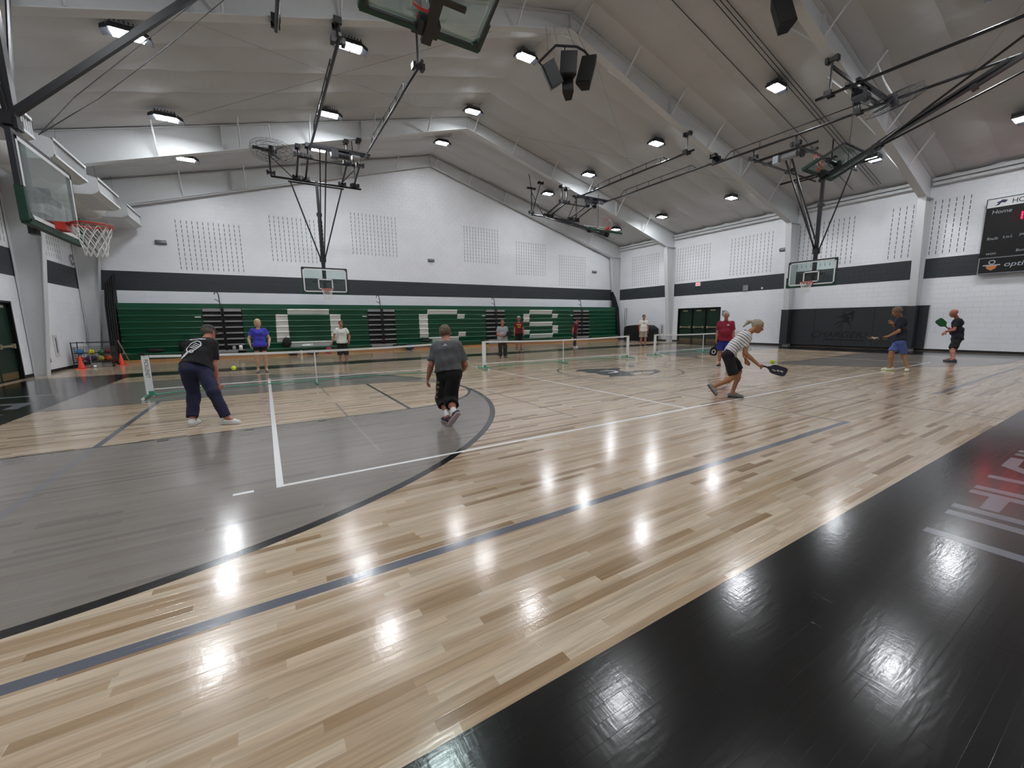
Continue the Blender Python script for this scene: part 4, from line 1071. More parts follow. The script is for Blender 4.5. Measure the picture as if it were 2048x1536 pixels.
decal('sideline_letter', [stroke(-3.88, -3.77, -8.02, -8.92), stroke(-3.43, -3.32, -8.02, -8.92), [(-3.77, -8.82), (-3.43, -8.82), (-3.43, -8.92), (-3.77, -8.92)]], pl_)
decal('sideline_letter', [[(-3.04, -8.19), (-2.87, -8.02), (-2.42, -8.02), (-2.42, -8.11), (-2.80, -8.12), (-2.90, -8.24), (-2.90, -8.70), (-2.78, -8.82), (-2.42, -8.82), (-2.42, -8.92), (-2.86, -8.92), (-3.04, -8.74)]], pl_)
decal('sideline_letter', [stroke(-2.28, -2.17, -8.02, -8.92), stroke(-2.08, -1.97, -8.02, -8.92), stroke(-1.55, -1.44, -8.02, -8.92), [(-1.97, -8.42), (-1.55, -8.42), (-1.55, -8.52), (-1.97, -8.52)]], pl_)
decal('sideline_letter', [stroke(-1.3, -1.19, -8.02, -8.92), stroke(-.75, -.64, -8.02, -8.92)], pl_)
decal('baseline_letter', [[(-14.6, 3.6), (-13.3, 3.3), (-13.25, 2.5), (-13.45, 2.5), (-13.5, 3.1), (-14.6, 3.3)], [(-14.6, 1.2), (-13.2, 1.2), (-13.2, 1.9), (-13.4, 1.9), (-13.4, 1.4), (-14.6, 1.4)], [(-14.6, 4.6), (-13.3, 4.6), (-13.3, 4.4), (-14.6, 4.4)]], pl_)
dk = pmat('floor_emblem_dark', (40, 42, 46), .2)
decal('centre_emblem', [
    [(-.82, .90), (-.40, .84), (.05, .52), (.30, .50), (.55, .52), (.42, .30), (.05, .02), (-.05, -.25), (.20, -.62), (.45, -.72), (.15, -.72), (-.15, -.55), (-.28, -.85), (-.55, -.95), (-.42, -1.15), (-.72, -1.12), (-.85, -.95), (-1.28, -.92), (-1.05, -.70), (-1.15, -.45), (-1.0, -.10), (-1.15, .10), (-1.0, .42), (-1.25, .55)],
    [(.62, .98), (.98, .92), (1.22, .78), (1.32, .55), (1.10, .36), (.80, .34), (1.02, .48), (1.10, .62), (.98, .76), (.80, .86)],
    [(.05, .95), (.35, .92), (.42, .84), (.15, .86)],
    [(.35, -.30), (.75, -.50), (1.25, -.52), (.95, -.62), (.92, -.80), (.72, -.98), (.30, -1.15), (-.10, -1.30), (-.45, -1.25), (-.05, -1.15), (.35, -1.00), (.58, -.85), (.55, -.70), (.35, -.62), (.10, -.50)]], dk)
wl = pmat('floor_emblem_white', (225, 224, 220), .2)
decal('centre_emblem', [[(-.62, .18), (-.30, .22), (-.12, .05), (-.18, -.20), (-.45, -.38), (-.72, -.30), (-.60, -.22), (-.38, -.24), (-.26, -.12), (-.28, .04), (-.42, .12)], [(-.35, -.95), (.05, -.85), (.20, -.72), (-.02, -.78), (-.25, -.86)]], wl, .0010)

# portable nets
def portable_net(x0, y0, x1, y1, label, hgt=.91, text=None):
    a = Vector((x0, y0, 0)); b = Vector((x1, y1, 0)); d = (b - a).normalized(); n = Vector((-d.y, d.x, 0)); Lg = (b - a).length
    t = thing('portable_net', label, 'net', (a + b) / 2, 'portable pickleball nets in a row')
    sag = lambda s: hgt - .05 * (1 - (2 * s / Lg - 1) ** 2)
    wl_, mt = MAT['board_white'], MAT['mint']
    P = lambda s, z, k=0: a + d * s + Vector((0, 0, z)) + n * k
    for s, sg in ((0, 1), (Lg, -1)):
        MB().tube([P(s, .05), P(s, hgt + .01)], .022, 10).build('post', wl_, t)
        sl = MB().obox(P(s + sg * .055, .52), d * .055, n * .008, (0, 0, .385)).build('net_sleeve', wl_, t)
        if text and s == 0:
            text_mesh(text, .095, MAT['dark_steel'], P(.02, .82, -.009), (0, 0, -1), d, -n, sl, ext=.0005, sx=.85)
        MB().box(-.05, .05, -.03, .03, 0, .05).build('post_cap', MAT['rubber_black'], t, False, lambda v, s=s: P(s, hgt - .005) + d * v.x + n * v.y + Vector((0, 0, v.z)))
        MB().tube([P(s, .03, -.42), P(s, .05, -.3), P(s, .055, .3), P(s, .03, .42)], .02, 8).build('foot', mt, t)
        for k in (-.43, .43): MB().tube([P(s, .028, k - .03), P(s, .028, k + .03)], .026, 8).build('foot_cap', wl_, t)
        MB().prism([(0, 0), (.16, 0), (0, .16)], P(s, .05), d * sg, Vector((0, 0, 1)), n, .01).build('gusset', mt, t)
    m_ = Lg / 2
    MB().tube([P(m_, .03), P(m_, sag(m_))], .016, 8).build('centre_post', wl_, t)
    MB().tube([P(m_, .03, -.28), P(m_, .03, .28)], .02, 8).build('foot', mt, t)
    MB().tube([P(.1, .05, .0), P(.9, .04, .45), P(Lg - .9, .04, .45), P(Lg - .1, .05, 0)], .014, 7).build('base_tube', mt, t)
    MB().tube([P(.12, .17), P(Lg - .12, .17)], .012, 6).build('lower_cord', wl_, t)
    N = 40
    mb = MB()
    for i in range(N):
        s0, s1 = .12 + (Lg - .24) * i / N, .12 + (Lg - .24) * (i + 1) / N
        z0, z1 = sag(s0), sag(s1)
        mb.add([P(s0, z0, .006), P(s1, z1, .006), P(s1, z1 - .052, .006), P(s0, z0 - .052, .006), P(s0, z0, -.006), P(s1, z1, -.006), P(s1, z1 - .052, -.006), P(s0, z0 - .052, -.006)], [(0, 3, 2, 1), (4, 5, 6, 7), (0, 1, 5, 4), (3, 7, 6, 2), (0, 4, 7, 3), (1, 2, 6, 5)])
    mb.build('headband', wl_, t)
    mb = MB(); cell = .045; nx = int((Lg - .24) / cell); nz = 15
    for i in range(nx + 1):
        s = .12 + (Lg - .24) * i / nx; mb.tube([P(s, .18), P(s, sag(s) - .05)], .0022, 3)
    for k in range(nz):
        f = (k + .5) / nz
        mb.tube([P(.12 + (Lg - .24) * i / 16, .18 + (sag(.12 + (Lg - .24) * i / 16) - .23) * f) for i in range(17)], .0022, 3)
    o = mb.build('netting', MAT['net_dark'], t); o['kind'] = 'stuff'
    return t
MAT['net_dark'] = pmat('net_dark', (78, 78, 70), .8)
portable_net(-11.38, 2.62, -4.75, 2.62, 'portable net nearest the duct side, lettered white sleeve on its post', text='PICKLENET')
portable_net(-3.15, 2.85, 3.22, 2.60, 'portable net in the middle of the row, before the centre emblem')
portable_net(4.85, 2.70, 11.4, 2.60, 'portable net farthest along the row, before the three leaf door')

# balls in play
def ball(label, c, m, r=.037, name='pickleball'):
    t = MB().sphere(c, r, 16); vs = t
    o = t.build(name, m, None, True); tag(o, label, 'ball'); return o
ball('yellow pickleball in the air beyond the man in navy trousers', (-9.66, .35, .72), MAT['ball_yellow'], .040)
# position of the second ball is set next to the paddle of the bending woman
ball('yellow pickleball just above the navy paddle of the bending woman', (-1.10, -4.92, .70), MAT['ball_yellow'], .040)
ball('white ball lying on the floor in front of the ball cart', (-14.75, 12.6, .05), MAT['board_white'], .05, 'ball')

# ball cart
cart = thing('ball_cart', 'black wire ball cart full of coloured balls in the corner', 'cart', (-14.95, 13.1, 0))
x0, x1, y0, y1 = -15.35, -14.25, 12.75, 13.35
mb = MB()
for x in (x0, x1):
    for y in (y0, y1): mb.tube([(x, y, .08), (x, y, .98)], .016, 6)
for z in (.22, .55, .95):
    mb.tube([(x0, y0, z), (x1, y0, z), (x1, y1, z), (x0, y1, z)], .013, 6, closed=True)
mb.build('cart_frame', MAT['black_steel'], cart)
mb = MB()
for i in range(1, 14):
    x = x0 + (x1 - x0) * i / 14
    for y in (y0, y1): mb.tube([(x, y, .22), (x, y, .78)], .004, 4)
for i in range(1, 8):
    y = y0 + (y1 - y0) * i / 8
    for x in (x0, x1): mb.tube([(x, y, .22), (x, y, .78)], .004, 4)
for z in (.3, .38, .46, .62, .70, .78): mb.tube([(x0, y0, z), (x1, y0, z), (x1, y1, z), (x0, y1, z)], .004, 4, closed=True)
mb.build('wire_side', MAT['wire'], cart)
MB().box(x0, x1, y0, y1, .18, .20).build('shelf', MAT['black_steel'], cart)
for x in (x0, x1):
    for y in (y0, y1): MB().lathe([(0, -.015), (.045, -.015), (.045, .015), (0, .015)], (x, y, .045), 12, (0, 1, 0)).build('wheel', MAT['rubber_black'], cart)
bc = [((60, 130, 185), 'blue'), ((220, 205, 40), 'yellow'), ((40, 110, 60), 'green'), ((170, 150, 60), 'olive'), ((80, 40, 100), 'purple'), ((190, 70, 30), 'orange'), ((110, 30, 50), 'maroon'), ((200, 90, 40), 'rust'), ((60, 70, 60), 'dark green'), ((150, 30, 30), 'red')]
pos = [(-15.18, 12.92, .60), (-14.88, 12.90, .58), (-14.58, 12.95, .55), (-14.62, 12.90, .33), (-14.95, 12.90, .33), (-14.40, 12.92, .33), (-14.40, 12.95, .60), (-15.2, 12.92, .33), (-14.9, 13.18, .33), (-14.6, 13.2, .34)]
for i, ((c, nm), p) in enumerate(zip(bc, pos)):
    lab = '%s ball %s the black wire cart' % (nm, 'on top of the pile in' if p[2] > .5 else 'at the bottom of')
    o = MB().sphere(p, .115, 16).build('play_ball', pmat('ball_' + nm.replace(' ', '_'), c, .5), None, True); tag(o, lab, 'ball', 'balls in the wire cart')
pump = thing('floor_pump', 'thin metal floor pump standing against the ball cart', 'pump', (-14.75, 12.62, 0))
MB().tube([(-14.85, 12.66, .02), (-14.87, 12.66, .9), (-15.0, 12.66, 1.02)], .018, 7).build('tube', MAT['zinc'], pump); MB().box(-15.05, -14.7, 12.6, 12.72, 0, .02).build('foot_plate', MAT['zinc'], pump)
def cone(label, x, y):
    t = thing('traffic_cone', label, 'cone', (x, y, 0), 'orange cones by the ball cart')
    MB().lathe([(.0, .46), (.022, .46), (.10, .02)], (x, y, 0), 20).build('cone_body', MAT['cone_orange'], t, True)
    MB().box(x - .14, x + .14, y - .14, y + .14, 0, .025).build('cone_base', MAT['cone_orange'], t)
cone('orange cone standing in front of the ball cart', -15.05, 12.35)
cone('orange cone standing right of the ball cart by the bleachers', -14.18, 13.45)
# covered stack in the far right corner
cv = thing('covered_table', 'black draped table or stack in the corner beside the bleachers', 'table', (14.6, 12.2, 0))
prof = [(-1.0, 0), (1.15, 0), (1.15, 1.0), (.9, 1.10), (.2, 1.16), (-.6, 1.12), (-.9, .95), (-1.0, .85)]
mb = MB().prism(prof, (14.1, 12.0, 0), (0, 1, 0), (0, 0, 1), (1, 0, 0), 1.2)
mb.build('drape', MATB, cv)
mb = MB()
for i in range(12): mb.tube([(14.08, 11.05 + i * .19, .0), (14.07, 11.06 + i * .19, .5), (14.09, 11.05 + i * .19, .9)], .03, 5)
mb.build('drape_fold', MATB, cv)
def stacked(label, x, y): 
    t = thing('folded_rail', label, 'rail', (x, y, 0), 'loose guard rails at the bleacher end')
    MB().tube([(x, y, 0.0), (x, y, 2.38), (x + .1, y, 2.45), (x + .2, y, 2.36), (x + .06, y, 0.0)], .018, 6).build('rail_loop', MAT['dark_steel'], t)
stacked('dark loop rail hung at the right end of the bleachers', 14.95, 13.95)
POSES = {
 'A': dict(pel=(-10.081, -0.941, 0.888), neck=(-9.932, -0.664, 1.294), head=(-9.888, -0.483, 1.387), shL=(-10.098, -0.56, 1.228), shR=(-9.827, -0.801, 1.203), elL=(-9.941, -0.686, 0.915), wrL=(-9.858, -0.628, 0.572), elR=(-9.842, -0.846, 0.875), wrR=(-9.839, -0.78, 0.589), haL=(-9.821, -0.573, 0.502), haR=(-9.793, -0.755, 0.499), hipL=(-10.155, -1.011, 0.844), hipR=(-9.977, -0.97, 0.828), knL=(-10.139, -0.878, 0.446), knR=(-9.854, -1.214, 0.499), anL=(-10.171, -1.099, 0.103), anR=(-9.726, -1.297, 0.093), toL=(-10.123, -0.943, 0.03), toR=(-9.57, -1.39, 0.04)),
 'B': dict(pel=(-6.759, -3.086, 0.756), neck=(-6.737, -2.975, 1.217), head=(-6.687, -2.817, 1.332), shL=(-6.871, -2.856, 1.137), shR=(-6.601, -3.097, 1.147), elL=(-6.971, -2.9, 0.869), wrL=(-6.983, -2.771, 0.648), elR=(-6.511, -3.142, 0.859), wrR=(-6.515, -2.937, 0.699), haL=(-6.979, -2.73, 0.56), haR=(-6.534, -2.857, 0.644), hipL=(-6.805, -3.0, 0.716), hipR=(-6.712, -3.173, 0.727), knL=(-6.788, -2.854, 0.318), knR=(-6.735, -3.033, 0.328), anL=(-6.842, -3.178, 0.085), anR=(-6.822, -3.395, 0.17), toL=(-6.852, -3.024, 0.03), toR=(-6.9, -3.37, 0.03)),
 'J': dict(pel=(-1.582, -4.363, 0.866), neck=(-1.274, -4.538, 1.246), head=(-1.114, -4.604, 1.348), shR=(-1.437, -4.56, 1.148), shL=(-1.124, -4.425, 1.17), elR=(-1.462, -4.606, 0.862), wrR=(-1.334, -4.807, 0.639), elL=(-1.1, -4.388, 0.831), wrL=(-1.262, -4.51, 0.728), haR=(-1.238, -4.824, 0.628), haL=(-1.192, -4.518, 0.653), hipR=(-1.671, -4.384, 0.814), hipL=(-1.524, -4.344, 0.803), knR=(-1.627, -4.527, 0.436), knL=(-1.312, -4.424, 0.503), anR=(-1.863, -4.277, 0.232), anL=(-1.465, -4.408, 0.084), toR=(-1.916, -4.376, 0.085), toL=(-1.38, -4.58, 0.03)),
 'K': dict(pel=(6.075, -4.704, 0.838), neck=(6.196, -4.611, 1.499), head=(6.047, -4.567, 1.635), shL=(6.028, -4.682, 1.405), shR=(6.372, -4.534, 1.417), elL=(5.901, -4.696, 1.099), wrL=(5.725, -4.533, 0.96), elR=(6.188, -4.541, 1.228), wrR=(5.957, -4.536, 1.313), haL=(5.648, -4.471, 0.92), haR=(5.961, -4.449, 1.388), hipL=(5.965, -4.737, 0.816), hipR=(6.174, -4.649, 0.805), knL=(6.207, -4.775, 0.48), knR=(5.891, -4.603, 0.5), anL=(6.073, -4.924, 0.116), anR=(5.852, -4.642, 0.107), toL=(5.898, -4.958, 0.03), toR=(5.747, -4.49, 0.03)),
 'L': dict(pel=(10.64, -4.888, 0.748), neck=(10.721, -4.793, 1.44), head=(10.575, -4.73, 1.578), shL=(10.543, -4.869, 1.328), shR=(10.882, -4.744, 1.326), elL=(10.389, -4.83, 1.043), wrL=(10.17, -4.685, 0.983), elR=(10.756, -4.73, 1.051), wrR=(10.495, -4.716, 1.056), haL=(10.06, -4.651, 0.889), haR=(10.412, -4.683, 1.106), hipL=(10.542, -4.909, 0.735), hipR=(10.756, -4.844, 0.727), knL=(10.295, -4.899, 0.407), knR=(10.509, -4.837, 0.41), anL=(10.073, -4.989, 0.095), anR=(10.268, -4.918, 0.119), toL=(10.072, -4.802, 0.03), toR=(10.248, -4.7, 0.04)),
}
# ================================================================== PEOPLE
A3 = lambda v: np.array(v, dtype=float)
def unit(v): v = A3(v); return v / max(1e-9, np.linalg.norm(v))
def cone_(P, a, b, ra, rb):
    ab = b - a; L2 = max(1e-9, float(ab @ ab)); q = P - a
    t = np.clip((q @ ab) / L2, 0, 1); d = q - t[..., None] * ab
    return np.sqrt((d * d).sum(-1)) - (ra + (rb - ra) * t)
def ell_(P, c, R, r):
    q = (P - c) @ R.T; k0 = np.sqrt(((q / r) ** 2).sum(-1)); k1 = np.sqrt(((q / (r * r)) ** 2).sum(-1))
    return k0 * (k0 - 1) / np.maximum(k1, 1e-6)
def smin(a, b, k):
    h = np.clip(0.5 + 0.5 * (b - a) / k, 0, 1); return b * (1 - h) + a * h - k * h * (1 - h)
def smins(L, k):
    r = L[0]
    for q in L[1:]: r = smin(r, q, k)
    return r
def surface(f, lo, hi, h):
    """naive surface nets over the field f; returns vertices and quads"""
    lo = A3(lo); n = np.maximum(4, np.ceil((A3(hi) - lo) / h).astype(int) + 1)
    g = np.stack(np.meshgrid(*[lo[i] + h * np.arange(n[i]) for i in range(3)], indexing='ij'), -1)
    v = f(g.reshape(-1, 3)).reshape(n).astype(np.float32)
    ins = v < 0
    c = np.zeros(tuple(n - 1), dtype=int)
    for i in (0, 1):
        for j in (0, 1):
            for k in (0, 1): c += ins[i:n[0] - 1 + i, j:n[1] - 1 + j, k:n[2] - 1 + k]
    act = (c > 0) & (c < 8); idx = -np.ones(act.shape, dtype=np.int64); cells = np.argwhere(act)
    idx[act] = np.arange(len(cells))
    S = np.zeros((len(cells), 3)); W = np.zeros(len(cells))
    cor = [(i, j, k) for i in (0, 1) for j in (0, 1) for k in (0, 1)]
    for a in cor:
        for ax in range(3):
            if a[ax]: continue
            b = list(a); b[ax] = 1
            va = v[cells[:, 0] + a[0], cells[:, 1] + a[1], cells[:, 2] + a[2]]; vb = v[cells[:, 0] + b[0], cells[:, 1] + b[1], cells[:, 2] + b[2]]
            m = (va < 0) != (vb < 0); t = np.where(m, va / np.where(m, va - vb, 1), 0)
            p = np.tile(A3(a), (len(cells), 1)); p[:, ax] += t
            S[m] += p[m]; W[m] += 1
    V = lo + h * (cells + S / W[:, None])
    Q = []
    for ax in range(3):
        o1, o2 = (ax + 1) % 3, (ax + 2) % 3
        sl0 = [slice(None)] * 3; sl1 = [slice(None)] * 3; sl0[ax] = slice(0, n[ax] - 1); sl1[ax] = slice(1, n[ax])
        a_, b_ = ins[tuple(sl0)], ins[tuple(sl1)]
        E_i = np.argwhere(a_ != b_)
        if not len(E_i): continue
        ok = (E_i[:, o1] > 0) & (E_i[:, o2] > 0) & (E_i[:, o1] < n[o1] - 1) & (E_i[:, o2] < n[o2] - 1); E_i = E_i[ok]
        def cell(d1, d2):
            q = E_i.copy(); q[:, o1] += d1; q[:, o2] += d2; return idx[q[:, 0], q[:, 1], q[:, 2]]
        q = np.stack([cell(-1, -1), cell(0, -1), cell(0, 0), cell(-1, 0)], 1)
        fl = a_[E_i[:, 0], E_i[:, 1], E_i[:, 2]]
        q[~fl] = q[~fl][:, ::-1]; Q.append(q)
    return V, np.concatenate(Q)

def skin_mat(name, rgb): return pmat(name, rgb, .55, 0, .08, 9)
SK = skin_mat('skin_tan', (178, 128, 100)); SKR = skin_mat('skin_ruddy', (170, 108, 88)); SKB = skin_mat('skin_brown', (158, 108, 74)); SKL = skin_mat('skin_pale', (196, 150, 126))
def cloth(name, rgb, var=.1): return pmat(name, rgb, .85, 0, var, 10, .3, 24)
EYEW = pmat('eye_white', (215, 210, 205), .3); EYED = pmat('eye_dark', (38, 28, 24), .3); LIP = pmat('lip', (140, 74, 68), .5)

def arm_template(sh, fwd, right, up, sgn, s, kind):
    """returns elbow, wrist, hand for a hanging, bent, crossed or held arm"""
    if kind == 'hang': d1 = unit(-up + .14 * sgn * right + .04 * fwd); d2 = unit(-up + .06 * sgn * right + .22 * fwd)
    elif kind == 'hip': d1 = unit(-up + .42 * sgn * right - .05 * fwd); d2 = unit(-.80 * up - .12 * sgn * right + .62 * fwd)
    elif kind == 'front': d1 = unit(-up + .25 * sgn * right + .12 * fwd); d2 = unit(-.25 * up - .62 * sgn * right + .75 * fwd)
    elif kind == 'out': d1 = unit(-up + .45 * sgn * right + .15 * fwd); d2 = unit(-.85 * up + .30 * sgn * right + .45 * fwd)
    else: d1 = unit(-up + .2 * sgn * right); d2 = unit(-up + .5 * fwd)
    el = sh + d1 * .285 * s; wr = el + d2 * .25 * s; ha = wr + d2 * .10 * s
    return el, wr, ha
def standing(x, y, hgt, face, arms=('hang', 'hang'), lean=0.0, stance=.12, headpitch=0.0, knee=.02, step=0.0):
    s = hgt / 1.75; f = unit((face[0], face[1], 0)); r = A3((f[1], -f[0], 0)); z = A3((0, 0, 1)); g = A3((x, y, 0))
    up = unit(z + lean * f)
    J = {}
    J['pel'] = g + z * .93 * s - f * lean * .15; J['neck'] = J['pel'] + up * .52 * s; J['head'] = J['neck'] + unit(up + .25 * f) * .205 * s
    for k, sg in (('L', -1), ('R', 1)):
        J['sh' + k] = J['neck'] + sg * r * .185 * s - up * .055 * s
        J['hip' + k] = J['pel'] + sg * r * .09 * s - z * .03 * s
        J['an' + k] = g + sg * r * stance * s + z * .09 + f * sg * step
        J['kn' + k] = (J['hip' + k] + J['an' + k]) / 2 + f * knee + z * .015 + sg * r * .01
        J['to' + k] = A3((J['an' + k][0], J['an' + k][1], .03)) + unit(f + sg * .25 * r) * .19 * s
        J['el' + k], J['wr' + k], J['ha' + k] = arm_template(J['sh' + k], f, r, up, sg, s, arms[0 if k == 'L' else 1])
    J['look'] = unit(f - z * headpitch)
    return J, s

def hand_geo(wr, ha, pn, sgn, s, curl, h):
    """palm and five jointed fingers; pn = palm normal"""
    d = unit(ha - wr); pn = unit(pn - d * (pn @ d)); w = np.cross(d, pn) * sgn     # w points to the thumb side
    k = s
    def rot(v, ax, a): return v * math.cos(a) + np.cross(ax, v) * math.sin(a) + ax * (ax @ v) * (1 - math.cos(a))
    ax = unit(np.cross(d, pn))
    prims = [(wr - d * .02, wr + d * .015, .024 * k, .026 * k)]
    for t in (-.027, -.009, .009, .027): prims.append((wr + d * .02 + w * t * .7 * k, wr + d * .085 * k + w * t * k, .015 * k, .0125 * k))
    L = {.027: .070, .009: .078, -.009: .073, -.027: .058}
    for t, l in L.items():
        p0 = wr + d * .085 * k + w * t * k; a = curl
        for i in range(3):
            dd = rot(d, ax, a * (i + .6)); p1 = p0 + dd * l * k * (.45, .32, .23)[i]
            prims.append((p0, p1, (.0098 - i * .0009) * k, (.009 - i * .0009) * k)); p0 = p1
    t0 = wr + d * .025 + w * .026 * k; t1 = t0 + unit(d * .7 + w * .7 + pn * .25) * .042 * k; t2 = t1 + unit(d * .9 + w * .15 + pn * (.3 + curl)) * .034 * k
    prims += [(t0, t1, .014 * k, .011 * k), (t1, t2, .0105 * k, .009 * k)]
    pts = np.array([p for q in prims for p in q[:2]])
    f = lambda P: smins([cone_(P, a, b, ra, rb) for a, b, ra, rb in prims], .004)
    return surface(f, pts.min(0) - .03, pts.max(0) + .03, h)

PADS = {}
def person(label, J, s, skin, top, bottom, shoe, hair=None, girth=1.0, belly=.0, look=None, female=False, h=.014, curls=(.35, .35), leg=.95, sleeve=.55, hem=.07, loose=0.0, sock=None, cap=None, glasses=False, face=True, sole=None, vneck=False, polo=False, hairstyle='short'):
    J = {k: A3(v) for k, v in J.items()}
    up = unit(J['neck'] - J['pel']); rv = unit(J['shR'] - J['shL']); rv = unit(rv - up * (rv @ up)); fw = np.cross(up, rv)
    fwh = unit((fw[0], fw[1], 0)); W = girth
    base = Vector((float(J['pel'][0]), float(J['pel'][1]), 0.0))
    T = thing('person', label, 'person', base)
    pel, nk = J['pel'], J['neck']; sp = nk - pel
    sag_back = -fw * 0.015
    waist = pel + sp * .38 + sag_back; chest = pel + sp * .72 + sag_back * .5
    cw = .085 if not female else .072
    def torso(P, off):
        L = [cone_(P, J['hipL'] + up * .02, J['hipR'] + up * .02, (.098 * W) * s + off, (.098 * W) * s + off),
             cone_(P, waist - rv * .055 * s * W, waist + rv * .055 * s * W, .098 * s * W + off, .098 * s * W + off),
             cone_(P, chest - rv * cw * s, chest + rv * cw * s, .108 * s * W ** .7 + off, .108 * s * W ** .7 + off),
             cone_(P, J['shL'] + (J['shR'] - J['shL']) * .10, J['shR'] - (J['shR'] - J['shL']) * .10, .058 * s + off, .058 * s + off)]
        if belly > 0: L.append(cone_(P, waist + fw * (.05 + belly * .05) - up * .02 - rv * .03, waist + fw * (.05 + belly * .05) - up * .02 + rv * .03, (.095 + .02 * belly) * s * W ** .5 + off, (.095 + .02 * belly) * s * W ** .5 + off))
        if female:
            for sg in (-1, 1): L.append(cone_(P, chest + fw * .06 * s + sg * rv * .06 * s, chest + fw * .085 * s + sg * rv * .06 * s, .058 * s + off, .052 * s + off))
        return smins(L, .06)
    look = unit(J['look']) if 'look' in J else (unit(look) if look is not None else unit(fw))
    hu = unit(J['head'] - J['neck'] + .0 * up); hu = unit(hu - look * (hu @ look)) if abs(hu @ look) < .95 else unit(np.cross(np.cross(look, A3((0, 0, 1))), look))
    zup = A3((0, 0, 1)); hz = unit(zup - look * (zup @ look)); hu = unit(hu * .5 + hz * .5)
    hr = np.cross(look, hu); HR = np.stack([hr, look, hu]); H = J['head']
    hs = s * 1.09
    hp = lambda a, b, c: H + (hr * a + look * b + hu * c) * hs
    def head(P):
        L = [ell_(P, hp(0, -.012, .035), HR, A3((.074, .094, .086)) * hs), ell_(P, hp(0, .028, -.042), HR, A3((.056, .062, .066)) * hs),
             cone_(P, hp(0, .03, -.088), hp(0, .058, -.086), .026 * s, .018 * s)]
        d = smins(L, .04)
        d = smin(d, cone_(P, hp(0, .088, .012), hp(0, .104, -.022), .008 * s, .015 * s), .012)
        for sg in (-1, 1):
            d = smin(d, ell_(P, hp(sg * .075, -.008, -.005), HR, A3((.010, .019, .032)) * s), .008)
            d = smin(d, cone_(P, hp(sg * .022, .082, .032), hp(sg * .045, .072, .030), .009 * s, .008 * s), .010)
        return d
    def limbs(P):
        L = []
        for k in 'LR':
            sh, el, wr = J['sh' + k], J['el' + k], J['wr' + k]; Wl = W ** .45
            L.append(smin(cone_(P, sh, el, .052 * s * Wl, .040 * s * Wl), smin(cone_(P, el, el + (wr - el) * .35, .040 * s * Wl, .041 * s * Wl), cone_(P, el + (wr - el) * .35, wr, .041 * s * Wl, .026 * s), .02), .02))
            hp_, kn, an = J['hip' + k], J['kn' + k], J['an' + k]
            cm = kn + (an - kn) * .32 - unit(np.cross(rv, an - kn)) * -.012
            L.append(smins([cone_(P, hp_, kn, .086 * s * Wl, .054 * s * Wl), cone_(P, kn, cm, .052 * s * Wl, .056 * s * Wl), cone_(P, cm, an, .054 * s * Wl, .036 * s), cone_(P, an, an + (J['to' + k] - an) * .5, .036 * s, .03 * s)], .03))
        return L
    def body(P):
        L = limbs(P)
        tr = torso(P, 0.0)
        nkc = cone_(P, nk - up * .04 * s, J['head'] - hu * .04 * s - look * .012, .060 * s, .052 * s)
        t = smin(tr, nkc, .045)
        t = smin(t, head(P), .02)
        for q in (0, 2): t = smin(t, L[q], .035)
        for q in (1, 3): t = smin(t, L[q], .03)
        return t
    pts = np.array([J[k] for k in J if k not in ('look',)])
    V, F = surface(body, pts.min(0) - .18, pts.max(0) + .20, h)
    n0 = len(V); VV = [V]; FF = [F]
    for k, sg, cu in (('L', -1, curls[0]), ('R', 1, curls[1])):
        arm_d = unit(J['ha' + k] - J['wr' + k]); pn = -sg * rv
        if abs(arm_d @ pn) > .8: pn = fw
        v2, f2 = hand_geo(J['wr' + k], J['ha' + k], pn, -sg if True else 1, s, cu, .0065 if h < .015 else .0085)
        VV.append(v2); FF.append(f2 + n0); n0 += len(v2)
    np_mesh('body', np.concatenate(VV), np.concatenate(FF), skin, T)
    # ---- top
    rngp = rnd.random() * 10
    def folds(P): return .0045 * np.sin(P @ (up * 26 + rv * 17) + rngp) * np.sin(P @ (rv * 31 - up * 9) + 2 + rngp) + .003 * np.sin(P @ (fw * 40 + up * 33))
    hem_p = pel - up * hem * s
    def shirt(P):
        d = torso(P, .016 + loose * .5)
        flare = cone_(P, waist, hem_p - up * .04, (.125 * W) * s + loose, (.135 * W) * s + loose)
        fl = cone_(P, waist - rv * .05 * W, hem_p - rv * .055 * W - up * .05, .108 * s * W + loose, .112 * s * W + loose)
        fr_ = cone_(P, waist + rv * .05 * W, hem_p + rv * .055 * W - up * .05, .108 * s * W + loose, .112 * s * W + loose)
        d = smins([d, fl, fr_], .05)
        d = np.maximum(d, (hem_p - P) @ up)
        for k in 'LR':
            sh, el = J['sh' + k], J['el' + k]; dd = unit(el - sh); e = sh + (el - sh) * sleeve
            c = cone_(P, sh - dd * .02, e + dd * .03, .064 * s * W ** .4 + loose * .2, .066 * s * W ** .4 + loose * .3)
            c = np.maximum(c, (P - e) @ dd); d = smin(d, c, .035)
        d = d + folds(P)
        nr = .072 * s
        d = np.maximum(d, nr - np.sqrt((((P - (nk + up * .045 * s + fw * .012)) ** 2)).sum(-1)))
        if vneck: d = np.maximum(d, .030 * s - np.sqrt(((P - (nk - up * .035 * s + fw * .11 * s)) ** 2).sum(-1)))
        return d
    V, F = surface(shirt, pts.min(0) - .16, pts.max(0) + .10, h)
    sh_ob = np_mesh('polo_shirt' if polo else 't_shirt', V, F, top, T)
    if polo:
        f = lambda P: np.maximum(np.abs(cone_(P, nk - up * .01 + fw * .005, nk + up * .03 + fw * .01, .072 * s, .064 * s)) - .006, np.abs((P - (nk + up * .02)) @ up) - .022)
        V, F = surface(f, nk - .12, nk + .14, .008); np_mesh('collar', V, F, top, T)
    # ---- bottom
    nm, bmat, wide = bottom
    topp = pel + up * .09 * s
